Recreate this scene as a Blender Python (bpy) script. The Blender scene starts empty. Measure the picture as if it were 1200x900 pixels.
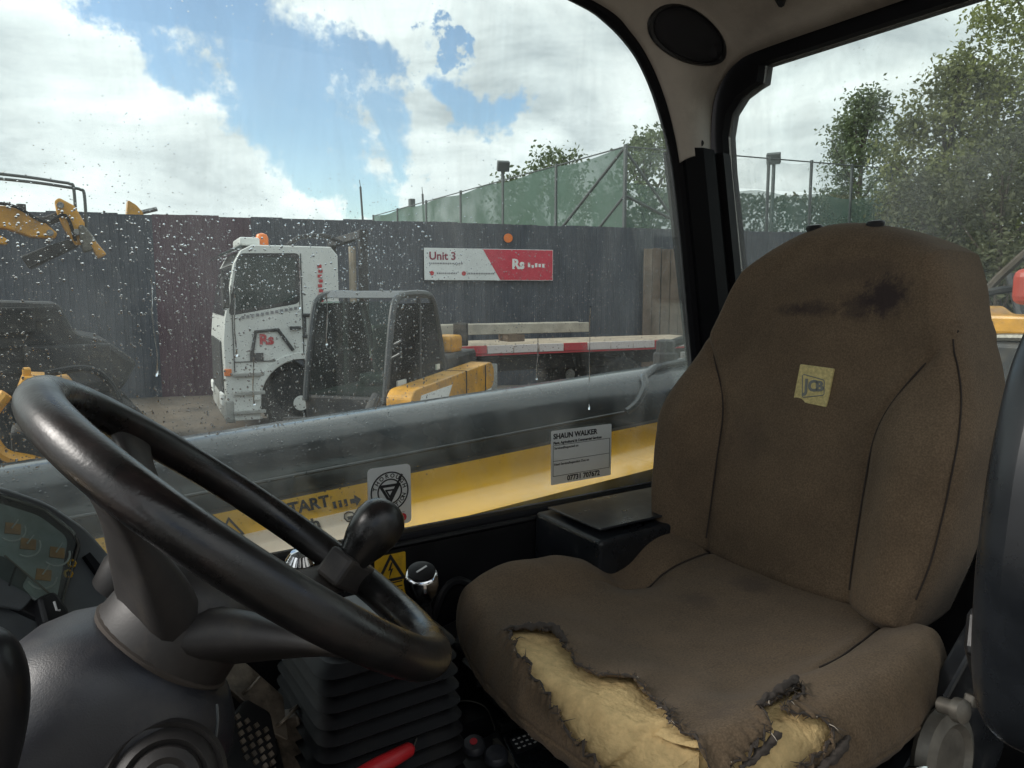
import bpy, bmesh, math, random
from mathutils import Vector, Matrix, noise
from math import sin, cos, pi, radians as rad, sqrt, exp

# ------------------------------------------------------------------ camera
SC = bpy.context.scene
COL = SC.collection
cam_d = bpy.data.cameras.new('camera'); CAM = bpy.data.objects.new('camera', cam_d); COL.objects.link(CAM)
cam_d.sensor_width = 36.0; cam_d.lens = 25.71
cam_d.clip_start = 0.02; cam_d.clip_end = 2000
CAM.location = (0, 0, 2.1)                       # phone held in the open cab door
CAM.rotation_euler = (rad(90 - 7.0), 0, rad(57 - 90))
SC.camera = CAM
# ------------------------------------------------------------------ sun + sky
SUN_EL, SUN_AZ = 33.0, 156.0                     # azimuth counter-clockwise from +X
sd = bpy.data.lights.new('sun', 'SUN'); sun = bpy.data.objects.new('sun', sd); COL.objects.link(sun)
sd.energy = 1.7; sd.angle = rad(18); sd.color = (1.0, .95, .88)
sv = Vector((cos(rad(SUN_EL))*cos(rad(SUN_AZ)), cos(rad(SUN_EL))*sin(rad(SUN_AZ)), sin(rad(SUN_EL))))
sun.rotation_euler = sv.to_track_quat('Z', 'Y').to_euler(); sun.location = (0, 0, 30)
SC.view_settings.view_transform = 'Standard'; SC.view_settings.look = 'None'
SC.view_settings.exposure = 1.1; SC.view_settings.gamma = 1.0
SC.cycles.max_bounces = 10; SC.cycles.transparent_max_bounces = 24; SC.cycles.diffuse_bounces = 4
SC.cycles.glossy_bounces = 4; SC.cycles.transmission_bounces = 6
SC.cycles.use_denoising = True; SC.cycles.caustics_refractive = False; SC.cycles.caustics_reflective = False
SC.cycles.sample_clamp_indirect = 6.0

W = bpy.data.worlds.new('World'); SC.world = W; W.use_nodes = True
wt = W.node_tree; wt.nodes.clear()
def wn(t, **k):
    n = wt.nodes.new(t)
    for a, b in k.items(): setattr(n, a, b)
    return n
def wl(a, b): wt.links.new(a, b)
def wmath(op, a, b=None, clamp=False):
    n = wn('ShaderNodeMath', operation=op, use_clamp=clamp)
    for i, x in enumerate((a, b)):
        if x is None: continue
        if isinstance(x, (int, float)): n.inputs[i].default_value = x
        else: wl(x, n.inputs[i])
    return n.outputs[0]
wout = wn('ShaderNodeOutputWorld'); wbg = wn('ShaderNodeBackground'); wbg.inputs['Strength'].default_value = .1
sky = wn('ShaderNodeTexSky', sky_type='NISHITA'); sky.sun_disc = False
sky.sun_elevation = rad(SUN_EL); sky.sun_rotation = rad(90 - SUN_AZ); sky.dust_density = .4; sky.air_density = 1.2; sky.ozone_density = 2.5
tc = wn('ShaderNodeTexCoord'); DIR = tc.outputs['Generated']
# ragged direction for the cloud edges
nz = wn('ShaderNodeTexNoise'); nz.inputs['Scale'].default_value = 9; nz.inputs['Detail'].default_value = 8; nz.inputs['Roughness'].default_value = .6
wl(DIR, nz.inputs['Vector'])
sub = wn('ShaderNodeVectorMath', operation='SUBTRACT'); wl(nz.outputs['Color'], sub.inputs[0]); sub.inputs[1].default_value = (.5, .5, .5)
mul = wn('ShaderNodeVectorMath', operation='SCALE'); wl(sub.outputs[0], mul.inputs[0]); mul.inputs['Scale'].default_value = .36
addv = wn('ShaderNodeVectorMath', operation='ADD'); wl(DIR, addv.inputs[0]); wl(mul.outputs[0], addv.inputs[1])
nrm = wn('ShaderNodeVectorMath', operation='NORMALIZE'); wl(addv.outputs[0], nrm.inputs[0])
GAPS = [((.150, .940, .306), 3.6), ((.199, .932, .304), 4.0), ((.241, .934, .263), 4.0), ((.271, .936, .223), 4.0), ((.315, .929, .192), 4.2), ((.346, .926, .152), 3.6), ((.383, .917, .111), 2.4),
        ((.477, .844, .247), 3.0), ((.330, .905, .265), 3.6), ((.444, .837, .319), 1.4), ((.10, .90, .42), 4.0), ((.02, .86, .52), 6.0),
        ((-.75, .3, .6), 16), ((-.4, -.8, .45), 14), ((.7, -.5, .55), 12)]
gap = None
for dv, r_ in GAPS:
    dt = wn('ShaderNodeVectorMath', operation='DOT_PRODUCT'); wl(nrm.outputs[0], dt.inputs[0]); dt.inputs[1].default_value = Vector(dv).normalized()
    mr = wn('ShaderNodeMapRange', interpolation_type='SMOOTHSTEP'); wl(dt.outputs['Value'], mr.inputs['Value'])
    mr.inputs['From Min'].default_value = cos(rad(r_*1.1)); mr.inputs['From Max'].default_value = cos(rad(r_*.6))
    gap = mr.outputs[0] if gap is None else wmath('MAXIMUM', gap, mr.outputs[0])
cov = wmath('SUBTRACT', 1.0, wmath('MULTIPLY', gap, .93), True)
# cloud body tone: billows with greyer bases
n2 = wn('ShaderNodeTexNoise'); n2.inputs['Scale'].default_value = 4.2; n2.inputs['Detail'].default_value = 10; n2.inputs['Roughness'].default_value = .58; n2.inputs['Distortion'].default_value = .35
mp2 = wn('ShaderNodeMapping'); mp2.inputs['Scale'].default_value = (1, 1, 2.6); mp2.inputs['Location'].default_value = (3.1, 1.7, .4); wl(DIR, mp2.inputs['Vector']); wl(mp2.outputs[0], n2.inputs['Vector'])
cr = wn('ShaderNodeValToRGB'); wl(n2.outputs['Fac'], cr.inputs[0])
e = cr.color_ramp.elements; e[0].position = .34; e[0].color = (.36, .40, .425, 1); e[1].position = .62; e[1].color = (.74, .77, .775, 1)
m_ = cr.color_ramp.elements.new(.47); m_.color = (.56, .60, .615, 1)
csc = wn('ShaderNodeVectorMath', operation='SCALE'); wl(cr.outputs[0], csc.inputs[0]); csc.inputs['Scale'].default_value = 8.7
mixw = wn('ShaderNodeMix', data_type='RGBA'); wl(cov, mixw.inputs['Factor']); wl(sky.outputs[0], mixw.inputs['A']); wl(csc.outputs[0], mixw.inputs['B'])
wl(mixw.outputs['Result'], wbg.inputs['Color']); wl(wbg.outputs[0], wout.inputs[0])

# ------------------------------------------------------------------ helpers
def lerp(a, b, t): return a + (b - a)*t
def sstep(a, b, x):
    t = max(0., min(1., (x - a)/(b - a))); return t*t*(3 - 2*t)
OFF = {}
class MB:
    def __init__(s): s.v = []; s.f = []
    def add(s, v, f):
        n = len(s.v); s.v += [Vector(p) for p in v]; s.f += [tuple(i + n for i in q) for q in f]; return s
    def box(s, c, d, rz=0, M=None):
        x, y, z = d[0]/2, d[1]/2, d[2]/2
        vs = [Vector((i*x, j*y, k*z)) for k in (-1, 1) for j in (-1, 1) for i in (-1, 1)]
        if rz: R_ = Matrix.Rotation(rz, 3, 'Z'); vs = [R_ @ p for p in vs]
        if M is not None: vs = [M @ p for p in vs]
        return s.add([p + Vector(c) for p in vs], [(0, 2, 3, 1), (4, 5, 7, 6), (0, 1, 5, 4), (2, 6, 7, 3), (0, 4, 6, 2), (1, 3, 7, 5)])
    def beam(s, a, b, w, h, up=(0, 0, 1)):
        a, b = Vector(a), Vector(b); t = (b - a).normalized(); u = Vector(up); sd_ = t.cross(u).normalized(); u = sd_.cross(t)
        vs = []
        for p in (a, b):
            for i, j in ((-1, -1), (1, -1), (1, 1), (-1, 1)): vs.append(p + sd_*i*w/2 + u*j*h/2)
        return s.add(vs, [(3, 2, 1, 0), (4, 5, 6, 7), (0, 1, 5, 4), (1, 2, 6, 5), (2, 3, 7, 6), (3, 0, 4, 7)])
    def tube(s, path, r, n=10, closed=False):
        P = [Vector(p) for p in path]; m = len(P); R_ = r if isinstance(r, (list, tuple)) else [r]*m
        T = []
        for i in range(m):
            a = P[(i - 1) % m] if (closed or i) else P[0]; b = P[(i + 1) % m] if (closed or i < m - 1) else P[-1]
            T.append((b - a).normalized())
        ref = Vector((0, 0, 1)) if abs(T[0].z) < .9 else Vector((1, 0, 0))
        u = T[0].cross(ref).normalized(); vs = []
        for i in range(m):
            u = (u - T[i]*u.dot(T[i])).normalized(); w = T[i].cross(u)
            for k in range(n):
                a = 2*pi*k/n; vs.append(P[i] + (u*cos(a) + w*sin(a))*R_[i])
        fs = []
        for i in range(m if closed else m - 1):
            j = (i + 1) % m
            for k in range(n):
                l = (k + 1) % n; fs.append((i*n + k, i*n + l, j*n + l, j*n + k))
        if not closed: fs += [tuple(range(n - 1, -1, -1)), tuple((m - 1)*n + k for k in range(n))]
        return s.add(vs, fs)
    def lathe(s, prof, o, ax, n=32, ref=None, ell=1.0):
        """prof: (radius, height along axis)"""
        o, ax = Vector(o), Vector(ax).normalized()
        ref = Vector(ref) if ref else (Vector((0, 0, 1)) if abs(ax.z) < .9 else Vector((1, 0, 0)))
        u = ax.cross(ref).normalized(); w = ax.cross(u); vs = []
        for r, h in prof:
            for k in range(n):
                a = 2*pi*k/n; vs.append(o + ax*h + (u*cos(a)*ell + w*sin(a))*max(r, 1e-5))
        fs = []
        for i in range(len(prof) - 1):
            for k in range(n):
                l = (k + 1) % n; fs.append((i*n + k, i*n + l, (i + 1)*n + l, (i + 1)*n + k))
        fs += [tuple(range(n - 1, -1, -1)), tuple((len(prof) - 1)*n + k for k in range(n))]
        return s.add(vs, fs)
    def prism(s, poly, o, ex, ey, ez, depth):
        """2-D polygon in the frame (ex,ey) at o, pushed along ez by depth"""
        o, ex, ey, ez = Vector(o), Vector(ex), Vector(ey), Vector(ez); n = len(poly)
        vs = [o + ex*a + ey*b for a, b in poly] + [o + ex*a + ey*b + ez*depth for a, b in poly]
        return s.add(vs, [tuple(range(n - 1, -1, -1)), tuple(range(n, 2*n))] + [(i, (i + 1) % n, n + (i + 1) % n, n + i) for i in range(n)])
    def loft(s, rings, cap=True):
        n = len(rings[0]); vs = [p for r in rings for p in r]; fs = []
        for i in range(len(rings) - 1):
            for k in range(n):
                l = (k + 1) % n; fs.append((i*n + k, i*n + l, (i + 1)*n + l, (i + 1)*n + k))
        if cap: fs += [tuple(range(n - 1, -1, -1)), tuple((len(rings) - 1)*n + k for k in range(n))]
        return s.add(vs, fs)
    def grid(s, fn, nu, nv):
        vs = [fn(i/(nu - 1), j/(nv - 1)) for j in range(nv) for i in range(nu)]
        return s.add(vs, [(j*nu + i, j*nu + i + 1, (j + 1)*nu + i + 1, (j + 1)*nu + i) for j in range(nv - 1) for i in range(nu - 1)])
    def build(s, name, mat, parent=None, smooth=False, bevel=0, seg=2, ang=40, sub=0, solid=0, fix=True):
        me = bpy.data.meshes.new(name); o_ = OFF.get(parent.name, Vector()) if parent else Vector()
        me.from_pydata([p - o_ for p in s.v], [], s.f)
        if fix:
            bm = bmesh.new(); bm.from_mesh(me); bmesh.ops.recalc_face_normals(bm, faces=bm.faces[:]); bm.to_mesh(me); bm.free()
        me.materials.append(mat)
        if smooth:
            me.polygons.foreach_set('use_smooth', [True]*len(me.polygons))
            if smooth != 'all': me.set_sharp_from_angle(angle=rad(ang))
        o = bpy.data.objects.new(name, me); COL.objects.link(o)
        if parent: o.parent = parent; OFF[o.name] = o_
        if solid: m = o.modifiers.new('t', 'SOLIDIFY'); m.thickness = solid; m.offset = 0
        if bevel: m = o.modifiers.new('b', 'BEVEL'); m.width = bevel; m.segments = seg; m.limit_method = 'ANGLE'; m.angle_limit = rad(35); m.harden_normals = False
        if sub: m = o.modifiers.new('s', 'SUBSURF'); m.levels = sub; m.render_levels = sub
        return o
def thing(name, label, cat, loc=(0, 0, 0), rz=0, group=None, local=False):
    o = bpy.data.objects.new(name, None); COL.objects.link(o); o.location = loc; o.rotation_euler = (0, 0, rz); o.empty_display_size = .1
    o['label'] = label; o['category'] = cat
    if group: o['group'] = group
    OFF[o.name] = Vector() if local else Vector(loc)
    return o
def tag(o, label, cat, group=None):
    o['label'] = label; o['category'] = cat
    if group: o['group'] = group
    return o
def text_mb(txt, size, o, ex, ey, ez, depth=.0004, bold=0, align='CENTER'):
    """lettering laid flat in the frame (ex, ey), proud along ez"""
    cu = bpy.data.curves.new('t', 'FONT'); cu.body = txt; cu.size = size; cu.offset = bold; cu.align_x = align; cu.align_y = 'CENTER'; cu.extrude = depth/2; cu.resolution_u = 3
    ob = bpy.data.objects.new('t', cu); COL.objects.link(ob); dg = bpy.context.evaluated_depsgraph_get()
    me = bpy.data.meshes.new_from_object(ob.evaluated_get(dg))
    o, ex, ey, ez = Vector(o), Vector(ex), Vector(ey), Vector(ez); m = MB()
    m.add([o + ex*v.co.x + ey*v.co.y + ez*(v.co.z + depth/2) for v in me.vertices], [tuple(p.vertices) for p in me.polygons])
    bpy.data.objects.remove(ob); bpy.data.curves.remove(cu); bpy.data.meshes.remove(me)
    return m
def catmull(P, n=8, closed=False):
    P = [Vector(p) for p in P]; out = []; m = len(P)
    for i in range(m if closed else m - 1):
        g = lambda k: P[k % m] if closed else P[max(0, min(m - 1, k))]
        a, b, c, d = g(i - 1), g(i), g(i + 1), g(i + 2)
        for j in range(n):
            t = j/n; out.append(.5*((2*b) + (c - a)*t + (2*a - 5*b + 4*c - d)*t*t + (3*b - a - 3*c + d)*t**3))
    if not closed: out.append(P[-1])
    return out

# ------------------------------------------------------------------ materials
def mat(name, col, rough=.6, metal=0, var=.0, vscale=8, bump=0, bscale=60, coat=0, dirt=None, dscale=5, dlo=.5, dhi=.7, spec=.5, dist=.002, sheen=0, col2=None, rvar=0):
    m = bpy.data.materials.new(name); m.use_nodes = True; nt = m.node_tree; b = nt.nodes['Principled BSDF']
    N = lambda t: nt.nodes.new(t); L = nt.links.new
    tcx = N('ShaderNodeTexCoord').outputs['Object']
    b.inputs['Roughness'].default_value = rough; b.inputs['Metallic'].default_value = metal; b.inputs['Specular IOR Level'].default_value = spec
    b.inputs['Coat Weight'].default_value = coat; b.inputs['Coat Roughness'].default_value = .12
    if sheen: b.inputs['Sheen Weight'].default_value = sheen; b.inputs['Sheen Roughness'].default_value = .6
    c = (*col, 1); out = None
    if var or dirt or col2:
        n1 = N('ShaderNodeTexNoise'); n1.inputs['Scale'].default_value = vscale; n1.inputs['Detail'].default_value = 6; n1.inputs['Roughness'].default_value = .62; L(tcx, n1.inputs['Vector'])
        rmp = N('ShaderNodeValToRGB'); L(n1.outputs['Fac'], rmp.inputs[0])
        lo = col2 if col2 else tuple(x*(1 - var) for x in col); hi = col if col2 else tuple(min(1, x*(1 + var)) for x in col)
        rmp.color_ramp.elements[0].position = .35; rmp.color_ramp.elements[1].position = .65
        rmp.color_ramp.elements[0].color = (*lo, 1); rmp.color_ramp.elements[1].color = (*hi, 1); out = rmp.outputs[0]
        if dirt:
            n3 = N('ShaderNodeTexNoise'); n3.inputs['Scale'].default_value = dscale; n3.inputs['Detail'].default_value = 9; n3.inputs['Roughness'].default_value = .7; L(tcx, n3.inputs['Vector'])
            mr = N('ShaderNodeMapRange'); L(n3.outputs['Fac'], mr.inputs['Value']); mr.inputs['From Min'].default_value = dlo; mr.inputs['From Max'].default_value = dhi
            mx = N('ShaderNodeMix'); mx.data_type = 'RGBA'; L(mr.outputs[0], mx.inputs['Factor']); L(out, mx.inputs['A']); mx.inputs['B'].default_value = (*dirt, 1); out = mx.outputs['Result']
        L(out, b.inputs['Base Color'])
        if rvar:
            mr2 = N('ShaderNodeMapRange'); L(n1.outputs['Fac'], mr2.inputs['Value']); mr2.inputs['From Min'].default_value = .3; mr2.inputs['From Max'].default_value = .7
            mr2.inputs['To Min'].default_value = max(0, rough - rvar); mr2.inputs['To Max'].default_value = min(1, rough + rvar); L(mr2.outputs[0], b.inputs['Roughness'])
    else: b.inputs['Base Color'].default_value = c
    if bump:
        nb = N('ShaderNodeTexNoise'); nb.inputs['Scale'].default_value = bscale; nb.inputs['Detail'].default_value = 4; L(tcx, nb.inputs['Vector'])
        bp = N('ShaderNodeBump'); bp.inputs['Strength'].default_value = bump; bp.inputs['Distance'].default_value = dist; L(nb.outputs['Fac'], bp.inputs['Height']); L(bp.outputs[0], b.inputs['Normal'])
    return m
def leafmat(name, col, col2):
    m = mat(name, col, .55, col2=col2, vscale=1.1, spec=.3); nt = m.node_tree; b = nt.nodes['Principled BSDF']; o = nt.nodes['Material Output']
    tr = nt.nodes.new('ShaderNodeBsdfTranslucent'); mx = nt.nodes.new('ShaderNodeMixShader'); mx.inputs[0].default_value = .35
    src = b.inputs['Base Color'].links[0].from_socket; nt.links.new(src, tr.inputs['Color'])
    nt.links.new(b.outputs[0], mx.inputs[1]); nt.links.new(tr.outputs[0], mx.inputs[2]); nt.links.new(mx.outputs[0], o.inputs['Surface']); return m
def glassmat(name, tint, film=.1, seed=0, gloss=.9, refl_rough=.02):
    """thin pane: straight see-through, fresnel reflection and a dirty film that scatters daylight"""
    m = bpy.data.materials.new(name); m.use_nodes = True; nt = m.node_tree; nt.nodes.clear(); N = lambda t: nt.nodes.new(t); L = nt.links.new
    o = N('ShaderNodeOutputMaterial'); tr = N('ShaderNodeBsdfTransparent'); tr.inputs[0].default_value = (*tint, 1)
    gl = N('ShaderNodeBsdfGlossy'); gl.inputs['Roughness'].default_value = refl_rough; gl.inputs['Color'].default_value = (gloss, gloss, gloss, 1)
    fr = N('ShaderNodeFresnel'); fr.inputs['IOR'].default_value = 1.35
    m1 = N('ShaderNodeMixShader'); L(fr.outputs[0], m1.inputs[0]); L(tr.outputs[0], m1.inputs[1]); L(gl.outputs[0], m1.inputs[2])
    df = N('ShaderNodeBsdfDiffuse'); df.inputs[0].default_value = (.62, .64, .63, 1); tl = N('ShaderNodeBsdfTranslucent'); tl.inputs[0].default_value = (.62, .64, .63, 1)
    m2 = N('ShaderNodeMixShader'); m2.inputs[0].default_value = .6; L(df.outputs[0], m2.inputs[1]); L(tl.outputs[0], m2.inputs[2])
    tcx = N('ShaderNodeTexCoord'); mp = N('ShaderNodeMapping'); mp.inputs['Scale'].default_value = (5, 5, 1.7); mp.inputs['Location'].default_value = (seed, 0, seed*.7); L(tcx.outputs['Object'], mp.inputs['Vector'])
    n1 = N('ShaderNodeTexNoise'); n1.inputs['Scale'].default_value = 1.4; n1.inputs['Detail'].default_value = 9; n1.inputs['Roughness'].default_value = .68; n1.inputs['Distortion'].default_value = .6; L(mp.outputs[0], n1.inputs['Vector'])
    mr = N('ShaderNodeMapRange'); L(n1.outputs['Fac'], mr.inputs['Value']); mr.inputs['From Min'].default_value = .38; mr.inputs['From Max'].default_value = .78; mr.inputs['To Min'].default_value = film*.22; mr.inputs['To Max'].default_value = film*2.2
    m3 = N('ShaderNodeMixShader'); L(mr.outputs[0], m3.inputs[0]); L(m1.outputs[0], m3.inputs[1]); L(m2.outputs[0], m3.inputs[2]); L(m3.outputs[0], o.inputs['Surface'])
    return m
def netmat(name, col, open_):
    m = bpy.data.materials.new(name); m.use_nodes = True; nt = m.node_tree; nt.nodes.clear(); N = lambda t: nt.nodes.new(t); L = nt.links.new
    o = N('ShaderNodeOutputMaterial'); tr = N('ShaderNodeBsdfTransparent'); df = N('ShaderNodeBsdfDiffuse'); df.inputs[0].default_value = (*col, 1); tl = N('ShaderNodeBsdfTranslucent'); tl.inputs[0].default_value = (*col, 1)
    m2 = N('ShaderNodeMixShader'); m2.inputs[0].default_value = .5; L(df.outputs[0], m2.inputs[1]); L(tl.outputs[0], m2.inputs[2])
    tcx = N('ShaderNodeTexCoord'); n1 = N('ShaderNodeTexNoise'); n1.inputs['Scale'].default_value = .9; n1.inputs['Detail'].default_value = 5; L(tcx.outputs['Object'], n1.inputs['Vector'])
    mr = N('ShaderNodeMapRange'); L(n1.outputs['Fac'], mr.inputs['Value']); mr.inputs['From Min'].default_value = .35; mr.inputs['From Max'].default_value = .65; mr.inputs['To Min'].default_value = 1 - open_ - .1; mr.inputs['To Max'].default_value = 1 - open_ + .1
    m3 = N('ShaderNodeMixShader'); L(mr.outputs[0], m3.inputs[0]); L(tr.outputs[0], m3.inputs[1]); L(m2.outputs[0], m3.inputs[2]); L(m3.outputs[0], o.inputs['Surface']); return m
M = {}
M['ground'] = mat('yard_ground', (.16, .125, .095), .75, col2=(.085, .072, .06), vscale=.9, bump=.5, bscale=9, dist=.03, dirt=(.05, .045, .04), dscale=.5, rvar=.2)
M['blackplastic'] = mat('black_plastic', (.010, .010, .0115), .38, var=.3, vscale=14, bump=.15, bscale=400, dist=.0006, dirt=(.045, .04, .033), dscale=9, dlo=.6, dhi=.85, rvar=.12)
M['blackpanel'] = mat('black_panel', (.006, .006, .007), .55, spec=.3, var=.3, vscale=9, dirt=(.018, .016, .014), dscale=8, dlo=.6, dhi=.8, rvar=.12)
M['blacksheet'] = mat('black_painted_sheet', (.013, .015, .018), .30, var=.3, vscale=10, dirt=(.09, .085, .075), dscale=10, dlo=.58, dhi=.8, rvar=.15)
M['rubber'] = mat('black_rubber', (.006, .006, .007), .5, var=.2, dirt=(.016, .014, .012), dscale=12, dlo=.55, dhi=.8, spec=.22)
M['seal'] = mat('window_seal_rubber', (.006, .006, .008), .7, spec=.2)
M['pillar'] = mat('black_pillar_paint', (.005, .0055, .007), .6, var=.3, vscale=5, rvar=.1, spec=.15)
M['liner'] = mat('headliner_trim', (.56, .52, .46), .85, var=.12, vscale=7, bump=.5, bscale=520, dist=.001, dirt=(.40, .36, .31), dscale=4)
M['speaker'] = mat('speaker_cloth', (.013, .013, .016), .8, bump=.4, bscale=700, dist=.001)
M['wheelrim'] = mat('worn_wheel_rubber', (.0085, .008, .008), .30, var=.35, vscale=16, bump=.25, bscale=420, dist=.0006, dirt=(.030, .020, .019), dscale=11, dlo=.5, dhi=.75, rvar=.14)
M['wheelhub'] = mat('dusty_hub_plastic', (.030, .027, .026), .52, var=.25, vscale=20, bump=.2, bscale=500, dist=.0006, dirt=(.075, .063, .05), dscale=18, dlo=.52, dhi=.75)
M['shroud'] = mat('grey_column_shroud', (.027, .028, .034), .40, var=.2, vscale=12, bump=.4, bscale=800, dist=.0005, dirt=(.055, .052, .05), dscale=12, dlo=.5, dhi=.75, rvar=.1)
M['dash'] = mat('dash_plastic', (.10, .11, .115), .34, var=.2, vscale=10, bump=.2, bscale=500, dist=.0005, dirt=(.12, .115, .1), dscale=9, dlo=.55, dhi=.8)
M['dashface'] = mat('dash_face', (.42, .46, .45), .5, var=.25, vscale=22)
M['needle'] = mat('gauge_orange', (.55, .28, .1), .5, var=.3, vscale=60)
M['white'] = mat('white_print', (.78, .78, .76), .6)
M['sticker'] = mat('sticker_film', (.80, .81, .80), .45, var=.04, vscale=30)
def thin(m, k):
    nt = m.node_tree; b = nt.nodes['Principled BSDF']; o = nt.nodes['Material Output']; tr = nt.nodes.new('ShaderNodeBsdfTranslucent'); tr.inputs[0].default_value = (.8, .81, .8, 1)
    mx = nt.nodes.new('ShaderNodeMixShader'); mx.inputs[0].default_value = k; nt.links.new(b.outputs[0], mx.inputs[1]); nt.links.new(tr.outputs[0], mx.inputs[2]); nt.links.new(mx.outputs[0], o.inputs['Surface'])
thin(M['sticker'], .5)
M['ink'] = mat('black_ink', (.015, .015, .017), .6)
M['inkgrey'] = mat('grey_ink', (.25, .25, .26), .6)
M['inkred'] = mat('red_ink', (.5, .03, .04), .6)
M['maroonink'] = mat('maroon_ink', (.25, .02, .05), .6)
M['warn'] = mat('warning_yellow', (.62, .36, .02), .45, var=.15, vscale=30, dirt=(.2, .13, .05), dscale=40, dlo=.55, dhi=.8)
M['chrome'] = mat('chrome', (.75, .75, .76), .12, 1.0)
M['steel'] = mat('worn_steel', (.32, .32, .32), .32, .9, var=.3, vscale=40, dirt=(.05, .045, .04), dscale=20, dlo=.45, dhi=.65)
M['alu'] = mat('dull_alloy', (.15, .14, .12), .45, .5, var=.3, vscale=30)
M['tankred'] = mat('tank_red', (.42, .05, .03), .45, var=.15, vscale=6)
M['clad'] = mat('bounce_cladding', (.52, .52, .50), .55, var=.08, vscale=1.0)  # kept pale so the added unseen building returns fill light
M['red'] = mat('red_grip', (.42, .015, .02), .4)
M['boomdark'] = mat('boom_grey_paint', (.030, .036, .041), .20, var=.18, vscale=5, coat=.3, dirt=(.038, .04, .04), dscale=18, dlo=.5, dhi=.8, bump=.25, bscale=90, dist=.001, rvar=.12)
M['boomlow'] = mat('boom_low_paint', (.03, .026, .02), .35, var=.3, vscale=12, dirt=(.06, .04, .02), dscale=20)
M['boomyellow'] = mat('boom_yellow_paint', (.85, .47, .03), .24, var=.08, vscale=7, coat=1.0, dirt=(.78, .55, .22), dscale=9, dlo=.55, dhi=.85, rvar=.1)
M['yellow'] = mat('machine_yellow', (.60, .29, .03), .45, var=.2, vscale=4, coat=.15, dirt=(.22, .14, .07), dscale=7, dlo=.5, dhi=.75)
M['truckwhite'] = mat('truck_white', (.72, .73, .70), .4, var=.06, vscale=2, coat=.3, dirt=(.4, .37, .32), dscale=2.2, dlo=.56, dhi=.85)
M['truckgrey'] = mat('truck_lower_grey', (.35, .35, .33), .5, var=.15, dirt=(.15, .13, .11), dscale=3)
M['chassis'] = mat('chassis_black', (.022, .022, .024), .6, var=.3, vscale=6, dirt=(.06, .05, .04), dscale=5)
M['tyre'] = mat('tyre', (.02, .02, .021), .8, var=.3, dirt=(.07, .06, .05), dscale=8)
M['darkglass'] = mat('vehicle_glass', (.03, .045, .045), .08, spec=.6, var=.3, vscale=2)
M['cabglass'] = glassmat('clear_cab_glass', (.74, .84, .80), .0, 3, gloss=.18)
M['orange'] = mat('beacon_orange', (.8, .2, .03), .3)
M['bed'] = mat('bed_timber', (.34, .28, .21), .8, var=.25, vscale=3)
M['beam'] = mat('beige_beam', (.42, .38, .31), .7, var=.2, vscale=4)
M['redstripe'] = mat('red_marker', (.45, .05, .06), .5)
M['pinkstripe'] = mat('white_marker', (.62, .55, .53), .5)
M['hoard'] = mat('hoarding_grey', (.055, .062, .078), .55, var=.18, vscale=1.2, dirt=(.11, .115, .13), dscale=1.6, dlo=.5, dhi=.8)
M['maroon'] = mat('hoarding_maroon', (.075, .038, .055), .55, var=.18, vscale=1.2)
M['timber'] = mat('weathered_timber', (.16, .115, .085), .85, var=.25, vscale=3)
M['signwhite'] = mat('sign_white', (.72, .74, .73), .5, var=.04)
M['signred'] = mat('sign_red', (.55, .03, .06), .5, var=.1)
M['post'] = mat('net_post', (.10, .11, .11), .6, .3)
M['net'] = netmat('green_netting', (.15, .22, .18), .10)
M['netfar'] = netmat('green_windbreak', (.15, .235, .20), .42)
M['netpale'] = netmat('pale_netting', (.30, .36, .34), .82)
M['bark'] = mat('bark', (.07, .055, .042), .9, var=.3)
M['leafA'] = leafmat('leaf_olive', (.23, .245, .095), (.12, .14, .055))
M['leafB'] = leafmat('leaf_green', (.27, .30, .085), (.11, .135, .04))
M['leafC'] = leafmat('leaf_dark', (.14, .145, .08), (.07, .08, .05))
M['leafD'] = leafmat('leaf_pale', (.15, .19, .085), (.08, .11, .05))
M['foam'] = mat('seat_foam', (.70, .51, .25), .95, var=.12, vscale=90, bump=1.0, bscale=300, dist=.0016, dirt=(.42, .28, .13), dscale=14, dlo=.52, dhi=.8, spec=.1)
M['patch'] = mat('patch_gold', (.60, .50, .22), .8, var=.2, vscale=260, bump=.5, bscale=900, dist=.0006)
M['patchink'] = mat('patch_grey_thread', (.20, .21, .19), .8)
M['seam'] = mat('seam_thread', (.03, .022, .017), .9)
M['thread'] = mat('frayed_thread', (.055, .045, .038), .9)
M['threadpale'] = mat('pale_backing_fibre', (.45, .40, .33), .9)
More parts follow.
